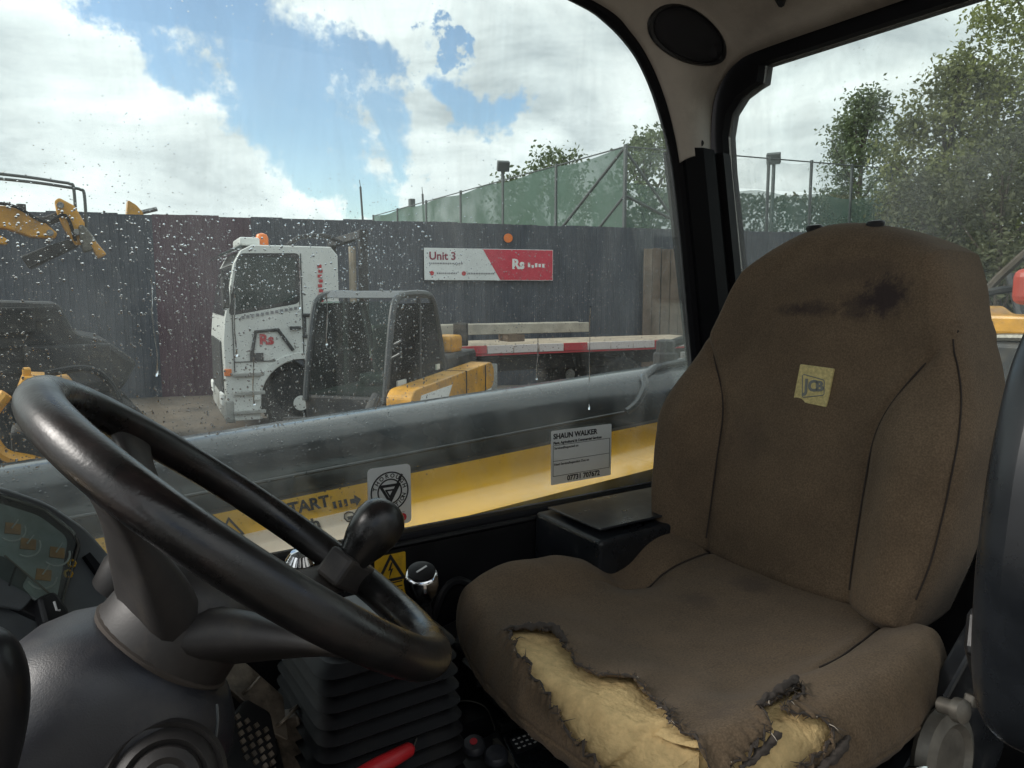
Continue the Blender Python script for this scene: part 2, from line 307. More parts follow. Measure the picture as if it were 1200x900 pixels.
def fabric():
    m = mat('brown_seat_fabric', (.150, .106, .067), .92, col2=(.110, .079, .051), vscale=9, spec=.12, sheen=.06)
    nt = m.node_tree; b = nt.nodes['Principled BSDF']; N = lambda t: nt.nodes.new(t); L = nt.links.new
    tcx = N('ShaderNodeTexCoord').outputs['Object']
    base = b.inputs['Base Color'].links[0].from_socket
    n = N('ShaderNodeTexNoise'); n.inputs['Scale'].default_value = 480; n.inputs['Detail'].default_value = 3; L(tcx, n.inputs['Vector'])
    mr = N('ShaderNodeMapRange'); L(n.outputs['Fac'], mr.inputs['Value']); mr.inputs['From Min'].default_value = .3; mr.inputs['From Max'].default_value = .7; mr.inputs['To Min'].default_value = .74; mr.inputs['To Max'].default_value = 1.26
    sc = N('ShaderNodeVectorMath'); sc.operation = 'SCALE'; L(base, sc.inputs[0]); L(mr.outputs[0], sc.inputs['Scale']); cur = sc.outputs[0]
    # grease stains rubbed into the cloth: each has its own place on the seat
    dn = N('ShaderNodeTexNoise'); dn.inputs['Scale'].default_value = 75; dn.inputs['Detail'].default_value = 9; dn.inputs['Roughness'].default_value = .75; L(tcx, dn.inputs['Vector'])
    for c, s_, k in STAINS:
        mp = N('ShaderNodeMapping'); mp.vector_type = 'POINT'
        sb = N('ShaderNodeVectorMath'); sb.operation = 'SUBTRACT'; L(tcx, sb.inputs[0]); sb.inputs[1].default_value = c
        dv = N('ShaderNodeVectorMath'); dv.operation = 'DIVIDE'; L(sb.outputs[0], dv.inputs[0]); dv.inputs[1].default_value = s_
        ln = N('ShaderNodeVectorMath'); ln.operation = 'LENGTH'; L(dv.outputs[0], ln.inputs[0])
        ad = N('ShaderNodeMath'); ad.operation = 'MULTIPLY_ADD'; L(dn.outputs['Fac'], ad.inputs[0]); ad.inputs[1].default_value = -2.2; ad.inputs[2].default_value = 1.15
        a2 = N('ShaderNodeMath'); a2.operation = 'ADD'; L(ln.outputs['Value'], a2.inputs[0]); L(ad.outputs[0], a2.inputs[1])
        m2 = N('ShaderNodeMapRange'); L(a2.outputs[0], m2.inputs['Value']); m2.inputs['From Min'].default_value = 1.15; m2.inputs['From Max'].default_value = .5; m2.inputs['To Min'].default_value = 0; m2.inputs['To Max'].default_value = k
        mx = N('ShaderNodeMix'); mx.data_type = 'RGBA'; L(m2.outputs[0], mx.inputs['Factor']); L(cur, mx.inputs['A']); mx.inputs['B'].default_value = (.030, .022, .024, 1); cur = mx.outputs['Result']
    L(cur, b.inputs['Base Color'])
    bp = N('ShaderNodeBump'); bp.inputs['Strength'].default_value = .55; bp.inputs['Distance'].default_value = .0008; L(n.outputs['Fac'], bp.inputs['Height']); L(bp.outputs[0], b.inputs['Normal'])
    return m
M['wornplate'] = mat('worn_plate', (.16, .13, .10), .5, .4, var=.4, vscale=40, dirt=(.04, .035, .03), dscale=30, dlo=.45, dhi=.65)
M['cabframe'] = mat('cab_frame_grey', (.035, .038, .04), .35, var=.2, vscale=6)

# ================================================================== THE YARD
g = MB(); NG = 60
def gz(x, y): return .05*noise.noise(Vector((x*.35, y*.35, 0))) if abs(x) < 60 and abs(y) < 60 else 0
ax_ = [-900, -400, -150, -60] + [-20 + i*1.0 for i in range(61)] + [60, 150, 400, 900]
vs = [(x, y, gz(x, y)) for y in ax_ for x in ax_]; n_ = len(ax_)
g.add(vs, [(j*n_ + i, j*n_ + i + 1, (j + 1)*n_ + i + 1, (j + 1)*n_ + i) for j in range(n_ - 1) for i in range(n_ - 1)])
o = g.build('ground', M['ground'], smooth='all'); o['kind'] = 'structure'
E_ = Vector((.9563, -.2924, 0)); N_ = Vector((.2924, .9563, 0)); FN = 16.26
def yard(s, n, z): return E_*s + N_*n + Vector((0, 0, z))
FANG = math.atan2(E_.y, E_.x)

# ---- grey hoarding, each profiled sheet a part
fence = thing('hoarding_fence', 'tall dark grey hoarding of ribbed sheets with a maroon stretch, behind the white truck', 'fence', yard(-9, FN, 0), FANG, local=True)
def sheet(w, h):
    m = MB(); prof = []; k = 4; p = w/k
    for i in range(k):
        x = i*p; prof += [(x, 0), (x + p*.42, 0), (x + p*.5, -.014), (x + p*.92, -.014)]
    prof.append((w, 0)); n = len(prof)
    vs = [(a, b, 0) for a, b in prof] + [(a, b, h) for a, b in prof] + [(a, .02, 0) for a, b in prof] + [(a, .02, h) for a, b in prof]
    fs = [(i, i + 1, n + i + 1, n + i) for i in range(n - 1)] + [(2*n + i, 3*n + i, 3*n + i + 1, 2*n + i + 1) for i in range(n - 1)] + [(n + i, n + i + 1, 3*n + i + 1, 3*n + i) for i in range(n - 1)]
    return m.add(vs, fs)
SW = .62; base = sheet(SW + .006, 3.68); random.seed(4)
mg = base.build('hoarding_sheet', M['hoard'], fence); mm = None
me_g = mg.data; me_m = me_g.copy(); me_m.materials.clear(); me_m.materials.append(M['maroon'])
for i in range(50):
    ob = mg if i == 0 else mg.copy()
    if i: COL.objects.link(ob); ob.parent = fence
    along = i*SW - 9
    if 2.5 < along + 5.53 < 4.2: ob.data = me_m
    ob.location = (i*SW, (i % 2)*.006 + random.uniform(-.002, .002), random.uniform(-.02, .015))
pb = MB()
for z in (.5, 1.8, 3.2): pb.beam((0, .08, z), (50*SW, .08, z), .08, .1)
pb.build('rail', M['post'], fence)
# timber boards
tw = thing('timber_screen', 'weathered brown upright boards fixed over the grey hoarding near the cab pillar', 'boards', yard(7.9, FN - .12, 0), FANG, local=True)
for i in range(9):
    b = MB().box((i*.235 + .11, random.uniform(-.015, .015), 1.6 + random.uniform(-.03, .03)), (.215, .04, 3.2)); b.build('board', M['timber'], tw, bevel=.006)
# ---- sign on the hoarding
sg = thing('unit_sign', 'white and red Unit 3 sign board screwed to the grey hoarding', 'sign', yard(2.63, FN - .10, 2.41), FANG, local=True)
SL, SH = 2.98, .70
MB().box((SL/2, 0, SH/2), (SL, .04, SH)).build('sign_board', M['signwhite'], sg, bevel=.004)
X3, Z3, Y3 = (1, 0, 0), (0, 0, 1), (0, -1, 0)
MB().prism([(1.72, .012), (SL - .012, .012), (SL - .012, SH - .012), (1.22 + .10, SH - .012)], (0, -.022, 0), X3, Z3, Y3, .004).build('red_panel', M['signred'], sg)
text_mb('Unit 3', .24, (.10, -.022, .52), X3, Z3, Y3, .004, .006, 'LEFT').build('lettering', M['maroonink'], sg)
text_mb('Rs', .30, (2.14, -.028, .36), X3, Z3, Y3, .004, .012).build('lettering', M['white'], sg)
q = MB(); random.seed(2)
for k in range(5): q.box((2.40 + k*.085, -.029, .335 + random.uniform(-.02, .02)), (.055, .004, random.uniform(.06, .1)))
q.build('lettering', M['white'], sg)
q = MB()
for x0, x1, z in ((.10, .82, .365), (.27, .70, .15), (.98, 1.55, .15)):
    x = x0
    while x < x1:
        w = random.uniform(.02, .05); q.box((x + w/2, -.024, z), (w, .004, .035)); x += w + .014
q.build('small_print', M['inkgrey'], sg)['kind'] = 'stuff'
for x in (.16, .88): MB().lathe([(.05, 0), (.05, .004)], (x, -.022, .15), (0, -1, 0), 16).build('icon_dot', M['inkred'], sg)
# small red marker on top of hoarding
q = MB().lathe([(.10, 0), (.10, .03)], yard(4.55, FN - .06, 3.36), -N_, 20)
rm = q.build('reflector', M['orange']); tag(rm, 'round orange-red reflector disc fixed near the top of the hoarding above the sign', 'reflector')

# ---- netted sports cage beyond the hoarding
cage = thing('netted_cage', 'high green netting on steel posts with diagonal braces beyond the hoarding', 'net fence', (15.0, 15.9, 0))
A = Vector((13.3, 15.0, 0)); B = Vector((14.4, 34.8, 0)); Cc = Vector((24.0, 12.8, 0)); HN = 5.95
def netpanel(p, q, z0, z1, mt, name):
    def fn(u, v):
        b = p.lerp(q, u); zz = z1 - .10*sin(u*pi*5)**2
        return b + Vector((0, 0, lerp(z0, zz, v)))
    return MB().grid(fn, 36, 8).build(name, mt, cage, smooth='all', fix=False)
netpanel(A, B, 0, HN, M['net'], 'netting'); netpanel(A, Cc, 0, HN - .9, M['netfar'], 'netting'); netpanel(A, Cc, HN - .88, HN, M['netpale'], 'netting')
for i in range(7):
    p = A.lerp(B, i/6); MB().tube([p, p + Vector((0, 0, HN + .05))], .055, 8).build('post', M['post'], cage, smooth=True)
for i in range(1, 8):
    p = A.lerp(Cc, i/7); MB().tube([p, p + Vector((0, 0, HN + .05))], .045, 8).build('post', M['post'], cage, smooth=True)
ab = (B - A).normalized(); ac = (Cc - A).normalized()
MB().tube([A + Vector((0, 0, HN)), A + ab*4.4 + Vector((0, 0, 3.2))], .045, 8).build('brace', M['post'], cage, smooth=True)
MB().tube([A + Vector((0, 0, HN - .1)), A + ac*2.2 + Vector((0, 0, 3.4))], .04, 8).build('brace', M['post'], cage, smooth=True)
MB().tube([A + Vector((0, 0, 4.7)), A + ac*2.6 + Vector((0, 0, 3.7))], .04, 8).build('brace', M['post'], cage, smooth=True)
MB().tube([A + Vector((0, 0, 4.7)), A + ab*1.6 + Vector((0, 0, 3.6))], .04, 8).build('brace', M['post'], cage, smooth=True)
MB().tube([A + Vector((0, 0, HN)), B + Vector((0, 0, HN))], .02, 6).build('top_wire', M['post'], cage)
MB().tube([A + Vector((0, 0, HN)), Cc + Vector((0, 0, HN))], .02, 6).build('top_wire', M['post'], cage)
def floodlight(loc, h, label, rz, s=1.0, heads=1):
    t = thing('floodlight', label, 'floodlight', loc, rz, 'floodlights on poles beyond the hoarding', local=True)
    MB().tube([(0, 0, 0), (0, 0, h)], [.08*s, .055*s], 10).build('pole', M['post'], t, smooth=True)
    for k in range(heads):
        q = MB().box((0, -.10*s, h + .08 + k*.3), (.42*s, .2*s, .34*s), M=Matrix.Rotation(rad(25), 3, 'X')); q.build('lamp_head', M['post'], t, bevel=.02)
        MB().tube([(0, 0, h - .1), (0, -.06, h + .05)], .03*s, 6).build('bracket', M['post'], t)
    return t
floodlight((13.9, 22.0, 0), 6.4, 'floodlight on a slim pole standing behind the green netting left of the corner post', rad(-20))
floodlight((20.1, 15.6, 0), 6.3, 'floodlight on a dark pole at the pale netting, left of the lone slender tree', rad(-60))
floodlight((23.3, 13.5, 0), 6.0, 'floodlight on a dark pole standing between the slender tree and the big leafy tree', rad(-80), 1.1)
for i, (p, h, lb) in enumerate([((13.0, 32.0, 0), 6.9, 'thin mast rising above the hoarding at the low end of the netting'), ((14.7, 31.0, 0), 6.2, 'short dark post topped with a lamp at the low end of the netting'), ((15.3, 30.6, 0), 6.6, 'leaning aerial pole near the pale gap in the netting')]):
    t = thing('mast', lb, 'mast', p, 0); L_ = (.35, 0, .25)[i]
    MB().tube([Vector(p), Vector(p) + Vector((-L_, 0, h))], .05, 8).build('pole', M['post'], t, smooth=True)
    if i == 1: MB().box(Vector(p) + Vector((0, 0, h)), (.25, .25, .4)).build('lamp_head', M['post'], t, bevel=.03)
    else: MB().tube([Vector(p) + Vector((-L_, 0, h)), Vector(p) + Vector((-L_*1.1, 0, h + .3))], .015, 6).build('tip', M['post'], t)

# ---- trees: branching trunk and crowns of small leaf faces in clumps
def tree(name, label, base, h, rad_, crown_z, lm, seed, nclump=70, nleaf=70, leaf=.16, group=None, squash=1.0, taper=.0, clump=.55):
    rnd = random.Random(seed); t = thing(name, label, 'tree', base, 0, group, local=True)
    q = MB(); top = Vector((rnd.uniform(-.3, .3), rnd.uniform(-.3, .3), h*.86))
    q.tube(catmull([(0, 0, -.1), (rnd.uniform(-.1, .1), .1, h*.3), (top.x*.6, top.y*.6, h*.6), top], 4), [lerp(.022*h, .004*h, i/12) for i in range(13)], 8)
    cents = []
    zc = (crown_z + h)/2; hz = (h - crown_z)/2
    while len(cents) < nclump:
        a = rnd.uniform(0, 2*pi); k = rnd.random()**.38; zz = rnd.uniform(-1, 1)
        rr = rad_*sqrt(max(0, 1 - abs(zz)**2.2))*(1 - taper*(zz + 1)/2)*k*(.8 + .35*noise.noise(Vector((cos(a)*1.3, sin(a)*1.3, zz*2 + seed))))
        cents.append(Vector((cos(a)*rr, sin(a)*rr, zc + zz*hz*squash)))
    for c in cents[::4]:
        s0 = Vector((top.x*.5*c.z/h, top.y*.5*c.z/h, max(h*.2, c.z - rad_*.55 - .4)));
        q.tube([s0, s0.lerp(c, .5) + Vector((0, 0, -.1)), c], [.008*h, .005*h, .002*h], 5)
    q.build('trunk', M['bark'], t, smooth=True)
    L_ = MB()
    for c in cents:
        cs = clump*rnd.uniform(.6, 1.25)
        for _ in range(nleaf):
            d_ = Vector((rnd.gauss(0, 1), rnd.gauss(0, 1), rnd.gauss(0, .8)))*cs*.52; p = c + d_
            n1 = Vector((rnd.gauss(0, 1), rnd.gauss(0, 1), rnd.gauss(.5, 1))).normalized(); u = n1.orthogonal().normalized(); u = (Matrix.Rotation(rnd.uniform(0, 6.28), 3, n1) @ u); w = n1.cross(u)
            s_ = leaf*rnd.uniform(.6, 1.3)
            L_.add([p - u*s_*.5, p - w*s_*.28 + n1*s_*.08, p + u*s_*.55, p + w*s_*.28 + n1*s_*.08], [(0, 1, 2, 3)])
    L_.build('crown', lm, t, fix=False)
    return t
tree('slender_tree', 'lone slender pale green tree with see-through crown behind the pale netting', (32.8, 20.5, 0), 11.2, 2.9, 2.6, M['leafD'], 3, 170, 70, .19, taper=.35, clump=.62)
tree('leafy_tree', 'tall bright green leafy tree filling the edge of the rear window', (23.4, 8.6, 0), 12.6, 3.3, 1.2, M['leafB'], 5, 330, 95, .15, clump=.60)
tree('leafy_tree', 'broad olive green tree leaning beside the taller bright green tree', (21.8, 10.9, 0), 8.3, 2.0, .8, M['leafA'], 8, 230, 95, .145, clump=.55)
tree('shrub_tree', 'low dark bushy tree in front of the hoarding below the olive tree', (19.2, 10.2, 0), 5.0, 1.6, .3, M['leafC'], 12, 90, 80, .13, clump=.5)
tree('shrub_tree', 'dark ivy-covered bush hanging over the hoarding under the bright green tree', (18.7, 8.1, 0), 5.6, 1.7, .2, M['leafC'], 17, 90, 80, .13, clump=.5)
tree('distant_tree', 'pale tree crown seen through the green netting beyond the corner post', (18.2, 19.3, 0), 7.5, 2.1, 2.2, M['leafD'], 21, 90, 60, .2, clump=.6)
tree('distant_tree', 'wide tree crown behind the green netting between the brace and the floodlight', (18.9, 26.0, 0), 7.9, 3.0, 2.2, M['leafD'], 23, 100, 60, .22, clump=.75)
hd = thing('hedge', 'long dark hedge topping the hoarding beneath the pale netting', 'hedge', (23.2, 15.9, 0), math.atan2(-4, 11), local=True)
rnd = random.Random(9); L_ = MB()
for _ in range(9000):
    x = rnd.uniform(-4.5, 5.5); y = rnd.gauss(0, .35); zt = 5.45 + .25*noise.noise(Vector((x*.6, 0, 3))); z = zt - abs(rnd.gauss(0, 1.1)); p = Vector((x, y, z))
    n1 = Vector((rnd.gauss(0, 1), rnd.gauss(0, 1), rnd.gauss(0, 1))).normalized(); u = n1.orthogonal().normalized(); w = n1.cross(u); s_ = rnd.uniform(.08, .2)
    L_.add([p - u*s_*.5, p - w*s_*.3, p + u*s_*.5, p + w*s_*.3], [(0, 1, 2, 3)])
L_.build('foliage', M['leafC'], hd, fix=False)
q = MB()
for x in range(-4, 6): q.tube([(x, 0, -.1), (x + .1, .05, 2), (x, 0, 4)], [.05, .04, .015], 6)
q.build('stem', M['bark'], hd)

# ---- white flatbed truck
TR = rad(-7)
tk = thing('flatbed_truck', 'white flatbed truck with a short cab and orange roof beacon parked along the grey hoarding', 'truck', (2.16, 10.62, 0), TR, local=True)
CW = 2.3
prof = [(.10, .33), (.0, .55), (-.01, 1.45), (.02, 1.75), (.17, 2.52), (.27, 2.70), (.42, 2.78), (1.50, 2.78), (1.60, 2.66), (1.60, 1.02), (1.44, 1.02)] + [(1.02 + .56*cos(a), .60 + .56*sin(a)) for a in [rad(x) for x in range(42, 186, 12)]] + [(.44, .33)]
MB().prism(prof, (0, 0, 0), (1, 0, 0), (0, 0, 1), (0, 1, 0), CW).build('cab_body', M['truckwhite'], tk, smooth=True, bevel=.09, seg=4)
def rr(pts, r=.05, n=4):
    out = []; m = len(pts)
    for i in range(m):
        p0, p1, p2 = Vector(pts[i - 1]).to_2d(), Vector(pts[i]).to_2d(), Vector(pts[(i + 1) % m]).to_2d()
        a = (p0 - p1).normalized(); b = (p2 - p1).normalized(); rr_ = min(r, (p0 - p1).length*.45, (p2 - p1).length*.45)
        A_, B_ = p1 + a*rr_, p1 + b*rr_
        for k in range(n + 1):
            t = k/n; q_ = A_*(1 - t)**2 + p1*2*t*(1 - t) + B_*t*t; out.append((q_.x, q_.y))
    return out
sx, sz, sy = (1, 0, 0), (0, 0, 1), (0, -1, 0)
MB().prism(rr([(.21, 2.60), (.13, 1.86), (.98, 2.02), (1.00, 2.62)], .07), (0, .004, 0), sx, sz, sy, .010).build('side_window', M['darkglass'], tk)
MB().prism(rr([(.24, 2.66), (.07, 1.80), (1.04, 1.97), (1.06, 2.68)], .08), (0, .004, 0), sx, sz, sy, .005).build('window_seal', M['chassis'], tk)
q = MB()                                                             # windscreen
q.add([(.028, .12, 1.80), (.028, 2.18, 1.80), (.160, 2.14, 2.50), (.160, .16, 2.50)], [(0, 1, 2, 3)])
o = q.build('windscreen', M['darkglass'], tk, solid=.03)
MB().box((-.02, CW/2, 1.05), (.03, 1.7, .78)).build('grille', M['chassis'], tk, bevel=.02)
MB().box((.05, CW/2, .48), (.16, CW + .02, .36)).build('bumper', M['truckgrey'], tk, bevel=.06)
MB().box((-.035, .30, .62), (.05, .35, .18)).build('headlight', M['white'], tk, bevel=.02)
MB().box((-.035, 2.0, .62), (.05, .35, .18)).build('headlight', M['white'], tk, bevel=.02)
MB().box((.16, CW/2, 2.70), (.34, 1.9, .035), M=Matrix.Rotation(rad(-24), 3, 'Y')).build('sun_visor', M['darkglass'], tk, bevel=.01)
bc = MB().lathe([(.09, 0), (.09, .13), (.07, .18), (.02, .2)], (.62, .5, 2.78), (0, 0, 1), 16).build('beacon', M['orange'], tk, smooth=True)
MB().box((.42, .7, 2.84), (.28, .9, .12)).build('light_bar', M['truckwhite'], tk, bevel=.03)
MB().tube(catmull([(.95, .3, 2.80), (1.15, .3, 2.93), (1.5, .3, 2.95), (1.75, .3, 2.85)], 5), .035, 8).build('air_horn', M['chassis'], tk, smooth=True)
dr = MB().box((1.07, -.006, 1.75), (.014, .012, 1.85)); dr.build('door_gap', M['chassis'], tk)
MB().box((.12, -.012, 1.62), (.014, .012, 1.2)).build('door_gap', M['chassis'], tk)
MB().box((.96, -.03, 1.62), (.16, .04, .05)).build('door_handle', M['chassis'], tk, bevel=.01)
for z in (.45, .72, .98): MB().box((.30, -.02, z), (.42, .07, .05)).build('step', M['truckgrey'], tk, bevel=.01)
q = MB()
for k in range(9): q.box((1.33 + (k % 2)*.012, -.010, 2.50 - k*.07), (.06, .006, .045))
q.build('door_lettering', M['inkred'], tk)
text_mb('Rs', .20, (.56, .004 - .012, 1.46), sx, sz, sy, .004, .008).build('door_lettering', M['inkred'], tk)
q = MB()
for k in range(12): q.box((.26 + k*.065, -.010, 1.78 + k*.011), (.04, .006, .04))
q.build('door_lettering', M['inkgrey'], tk)['kind'] = 'stuff'
q = MB()                                                             # digger-arm picture on the door
q.tube([(.36, -.012, 1.28), (.42, -.012, 1.58), (.72, -.012, 1.60), (.92, -.012, 1.30)], .028, 6)
q.box((.42, -.012, 1.22), (.18, .02, .12))
q.build('door_picture', M['ink'], tk)
q = MB()
for k in range(4): q.tube([(1.10 + k*.09, -.014, 1.50), (1.10 + k*.09, -.014, 1.78)], .018, 6)
q.tube([(1.06, -.014, 1.8), (1.42, -.014, 1.80)], .028, 6); q.tube([(1.06, -.014, 1.5), (1.42, -.014, 1.47)], .028, 6)
q.build('door_picture', M['ink'], tk)
mp = MB().tube([(.12, -.02, 2.45), (.0, -.28, 2.42), (.0, -.28, 1.9)], .018, 6); mp.build('mirror_arm', M['chassis'], tk)
MB().box((.02, -.30, 2.12), (.09, .20, .42)).build('mirror', M['chassis'], tk, bevel=.03)
MB().box((.03, -.012, 1.02), (.10, .02, .10)).build('indicator_lamp', M['orange'], tk, bevel=.01)
MB().box((.60, -.006, 1.16), (.95, .012, .012)).build('door_gap', M['chassis'], tk)
MB().box((1.34, -.010, 1.28), (.40, .016, .03)).build('air_slot', M['chassis'], tk)
MB().tube([(.045, .5, 1.84), (.11, .9, 2.2)], .012, 6).build('wiper', M['chassis'], tk); MB().tube([(.045, 1.3, 1.84), (.11, 1.7, 2.2)], .012, 6).build('wiper', M['chassis'], tk)
MB().lathe([(.30, 0), (.32, .03), (.32, .95), (.30, .98)], (2.35, .34, .72), (1, 0, 0), 20).build('fuel_tank', M['alu'], tk, smooth=True)
def wheel(parent, c, r, w, side=-1, hubm='truckwhite', fr=.55):
    wv = thing_part(parent, 'wheel', c, r, w, side, hubm, fr); return wv
def thing_part(parent, name, c, r, w, side, hubm, fr):
    prof_ = [(r*fr, -w/2), (r*.9, -w/2), (r, -w*.36), (r, w*.36), (r*.9, w/2), (r*fr, w/2)]
    ty = MB().lathe(prof_, c, (0, side, 0), 28).build('wheel', M['tyre'], parent, smooth=True)
    MB().lathe([(r*fr*.98, -w*.3), (r*fr*.98, w*.38), (r*fr*.8, w*.30), (r*.3, w*.34), (r*.22, w*.5), (.01, w*.52)], c, (0, side, 0), 24).build('rim', M[hubm], ty, smooth=True)
    lug = MB()
    for k in range(24):
        a = 2*pi*k/24; d_ = Vector((cos(a), 0, sin(a)))
        lug.beam(Vector(c) + d_*r + Vector((0, -w*.42, 0)), Vector(c) + Vector((cos(a + .1), 0, sin(a + .1)))*r + Vector((0, w*.42, 0)), r*.10, r*.07, up=d_)
    lug.build('tread', M['tyre'], ty)
    return ty
wheel(tk, (1.02, .22, .52), .50, .30); wheel(tk, (1.02, CW - .22, .52), .50, .30); wheel(tk, (6.6, .22, .50), .50, .55); wheel(tk, (6.6, CW - .22, .50), .50, .55)
q = MB()
for k in range(14):
    a0 = rad(lerp(20, 178, k/14)); a1 = rad(lerp(20, 178, (k + 1)/14))
    p = [(1.02 + .58*cos(a), .60 + .58*sin(a)) for a in (a0, a1)]; p2 = [(1.02 + .66*cos(a), .60 + .66*sin(a)) for a in (a0, a1)]
    q.prism([p[0], p[1], p2[1], p2[0]], (0, -.05, 0), sx, sz, (0, 1, 0), .42)
q.build('wheel_arch', M['truckwhite'], tk, smooth=True)
for y in (.7, 1.6): MB().beam((1.5, y, .85), (9.3, y, .95), .12, .24).build('chassis_rail', M['chassis'], tk)
MB().box((1.95, CW/2, 1.2), (.30, 1.9, .8)).build('headboard_box', M['chassis'], tk, bevel=.03)
MB().box((2.0, .10, 2.2), (.12, .12, 1.7)).build('headboard_post', M['chassis'], tk, bevel=.01)
MB().box((2.0, 2.2, 2.2), (.12, .12, 1.7)).build('headboard_post', M['chassis'], tk, bevel=.01)
MB().box((2.0, CW/2, 2.98), (.14, 2.2, .12)).build('headboard_rail', M['chassis'], tk, bevel=.01)
MB().tube([(1.85, .15, .9), (1.85, .15, 2.8)], .055, 8).build('exhaust_stack', M['bed'], tk, smooth=True)
MB().box((5.75, CW/2, 1.16), (7.4, CW, .10)).build('bed', M['bed'], tk, bevel=.01)
for k in range(15):
    MB().box((2.30 + k*.475, -.018, 1.21), (.46, .03, .13)).build('edge_marker', M['redstripe' if k % 4 == 3 else 'pinkstripe'], tk, bevel=.005)
MB().box((5.75, -.008, 1.125), (7.4, .02, .03)).build('edge_trim', M['redstripe'], tk)
MB().box((3.75, .28, .74), (.85, .50, .46)).build('tool_box', M['truckgrey'], tk, bevel=.02)
for x in (3.42, 3.62, 3.82, 4.02): MB().box((x, .02, .74), (.06, .03, .42)).build('tool_box_rib', M['truckwhite'], tk, bevel=.005)
MB().box((3.75, .24, .46), (.9, .44, .07)).build('tool_box_tray', M['beam'], tk)
bm1 = thing('steel_ramp', 'long beige loading ramp lying on the bed of the white truck', 'ramp', (3.75, 10.72, 1.30), rad(-6), local=True)
for y in (0, .34): MB().box((2.15, y, .22), (4.8, .06, .17)).build('side_rail', M['beam'], bm1, bevel=.01)
for k in range(18): MB().box((.05 + k*.235, .17, .20), (.05, .30, .05)).build('rung', M['beam'], bm1)
MB().box((.1, .17, .06), (.3, .4, .12)).build('foot_block', M['timber'], bm1); MB().box((3.1, .17, .06), (.3, .4, .12)).build('foot_block', M['timber'], bm1)

# ---- compact telehandler with black cab and yellow boom
TH = math.atan2(.65, .76)
th = thing('compact_telehandler', 'compact telehandler with black glazed cab and low yellow boom, parked before the white truck', 'telehandler', (2.72, 5.95, 0), TH, local=True); th.scale = (.86, .86, 1)
# local x = backwards along the machine, y = to its far side
CX0, CX1, CY0, CY1, CZ0, CZ1 = .55, 1.70, .32, 1.36, 1.0, 2.10
MB().box((1.7, .75, .72), (3.4, .9, .42)).build('chassis', M['chassis'], th, bevel=.05)
MB().prism([(CX0 - .22, .55), (CX1 + .25, .55), (CX1 + .2, 1.15), (CX0 - .30, 1.15)], (0, CY0, 0), sx, sz, (0, 1, 0), CY1 - CY0).build('cab_base', M['chassis'], th, bevel=.04)
def post(a, b, w=.06): MB().beam(a, b, w, w, up=(0, 1, .01)).build('cab_pillar', M['chassis'], th, bevel=.012)
for y in (CY0 + .03, CY1 - .03):
    hoop = [(CX0 - .30, y, 1.08), (CX0 - .20, y, 1.5), (CX0 - .07, y, 1.93), (CX0 + .06, y, 2.06), (CX0 + .35, y, 2.10), (CX1 - .30, y, 2.10), (CX1 - .10, y, 2.05), (CX1 + .02, y, 1.90), (CX1 + .22, y, 1.45), (CX1 + .32, y, 1.08)]
    MB().tube(catmull(hoop, 6), .038, 8).build('cab_hoop', M['cabframe'], th, smooth=True)
    post((CX1 - .52, y, 1.1), (CX1 - .50, y, 2.06), .05)
MB().prism(rr([(CX0 + .02, 2.06), (CX0 + .3, 2.135), (CX1 - .3, 2.135), (CX1 - .06, 2.06)], .05), (0, CY0 + .02, 0), sx, sz, (0, 1, 0), CY1 - CY0 - .04).build('roof', M['cabframe'], th, bevel=.02)
for k, (x, z) in enumerate(((CX0 - .16, 1.62), (CX0 - .20, 1.5))): MB().tube([(x, CY0, z), (x - .02, CY0 - .12, z + .05)], .012, 6).build('grab_handle', M['cabframe'], th)
for y in (CY0 + .01, CY1 - .01):
    MB().add([(CX0 - .26, y, 1.14), (CX1 + .27, y, 1.14), (CX1 - .11, y, 2.01), (CX0 - .03, y, 2.01)], [(0, 1, 2, 3)]).build('side_glass', M['cabglass'], th, solid=.006)
MB().add([(CX0 - .29, CY0, 1.14), (CX0 - .29, CY1, 1.14), (CX0 - .04, CY1, 2.03), (CX0 - .04, CY0, 2.03)], [(0, 1, 2, 3)]).build('windscreen', M['cabglass'], th, solid=.006)
MB().box((1.25, .86, 1.22), (.42, .46, .12)).build('seat_cushion', M['chassis'], th, bevel=.03); MB().box((1.45, .86, 1.50), (.10, .44, .55)).build('seat_back', M['chassis'], th, bevel=.03)
MB().tube([(CX0 - .12, .80, 1.5), (CX0 - .06, .95, 1.6), (CX0 - .12, 1.1, 1.5)], .02, 6).build('steering_wheel', M['chassis'], th)
MB().prism(rr([(.05, .96), (2.75, .98), (2.85, 1.06), (2.85, 1.22), (2.72, 1.30), (.15, 1.24), (.05, 1.18)], .05), (0, -.06, 0), sx, sz, (0, 1, 0), .30).build('boom', M['yellow'], th, bevel=.015)
MB().prism([(.22, 1.03), (1.05, 1.05), (1.20, 1.18), (.28, 1.17)], (0, -.062, 0), sx, sz, (0, -1, 0), .006).build('boom_decal', M['white'], th)
for x in (1.7, 2.45): MB().box((x, .09, 1.13), (.02, .32, .30)).build('boom_joint', M['chassis'], th)
MB().box((2.55, .75, 1.2), (1.2, .9, .45)).build('engine_cover', M['chassis'], th, bevel=.05)
MB().box((2.5, .5, 1.52), (.4, .3, .2)).build('filter_cap', M['yellow'], th, bevel=.04)
MB().tube([(2.25, .6, 1.3), (2.25, .6, 1.85), (2.30, .6, 1.9)], .035, 8).build('exhaust', M['chassis'], th, smooth=True)
MB().box((2.75, .40, 1.62), (.05, .22, .28)).build('mirror', M['tyre'], th, bevel=.02)
for x in (.1, 2.7):
    for y, s_ in ((.18, -1), (1.35, 1)): wheel(th, (x, y, .46), .46, .34, s_, 'truckgrey', .58)
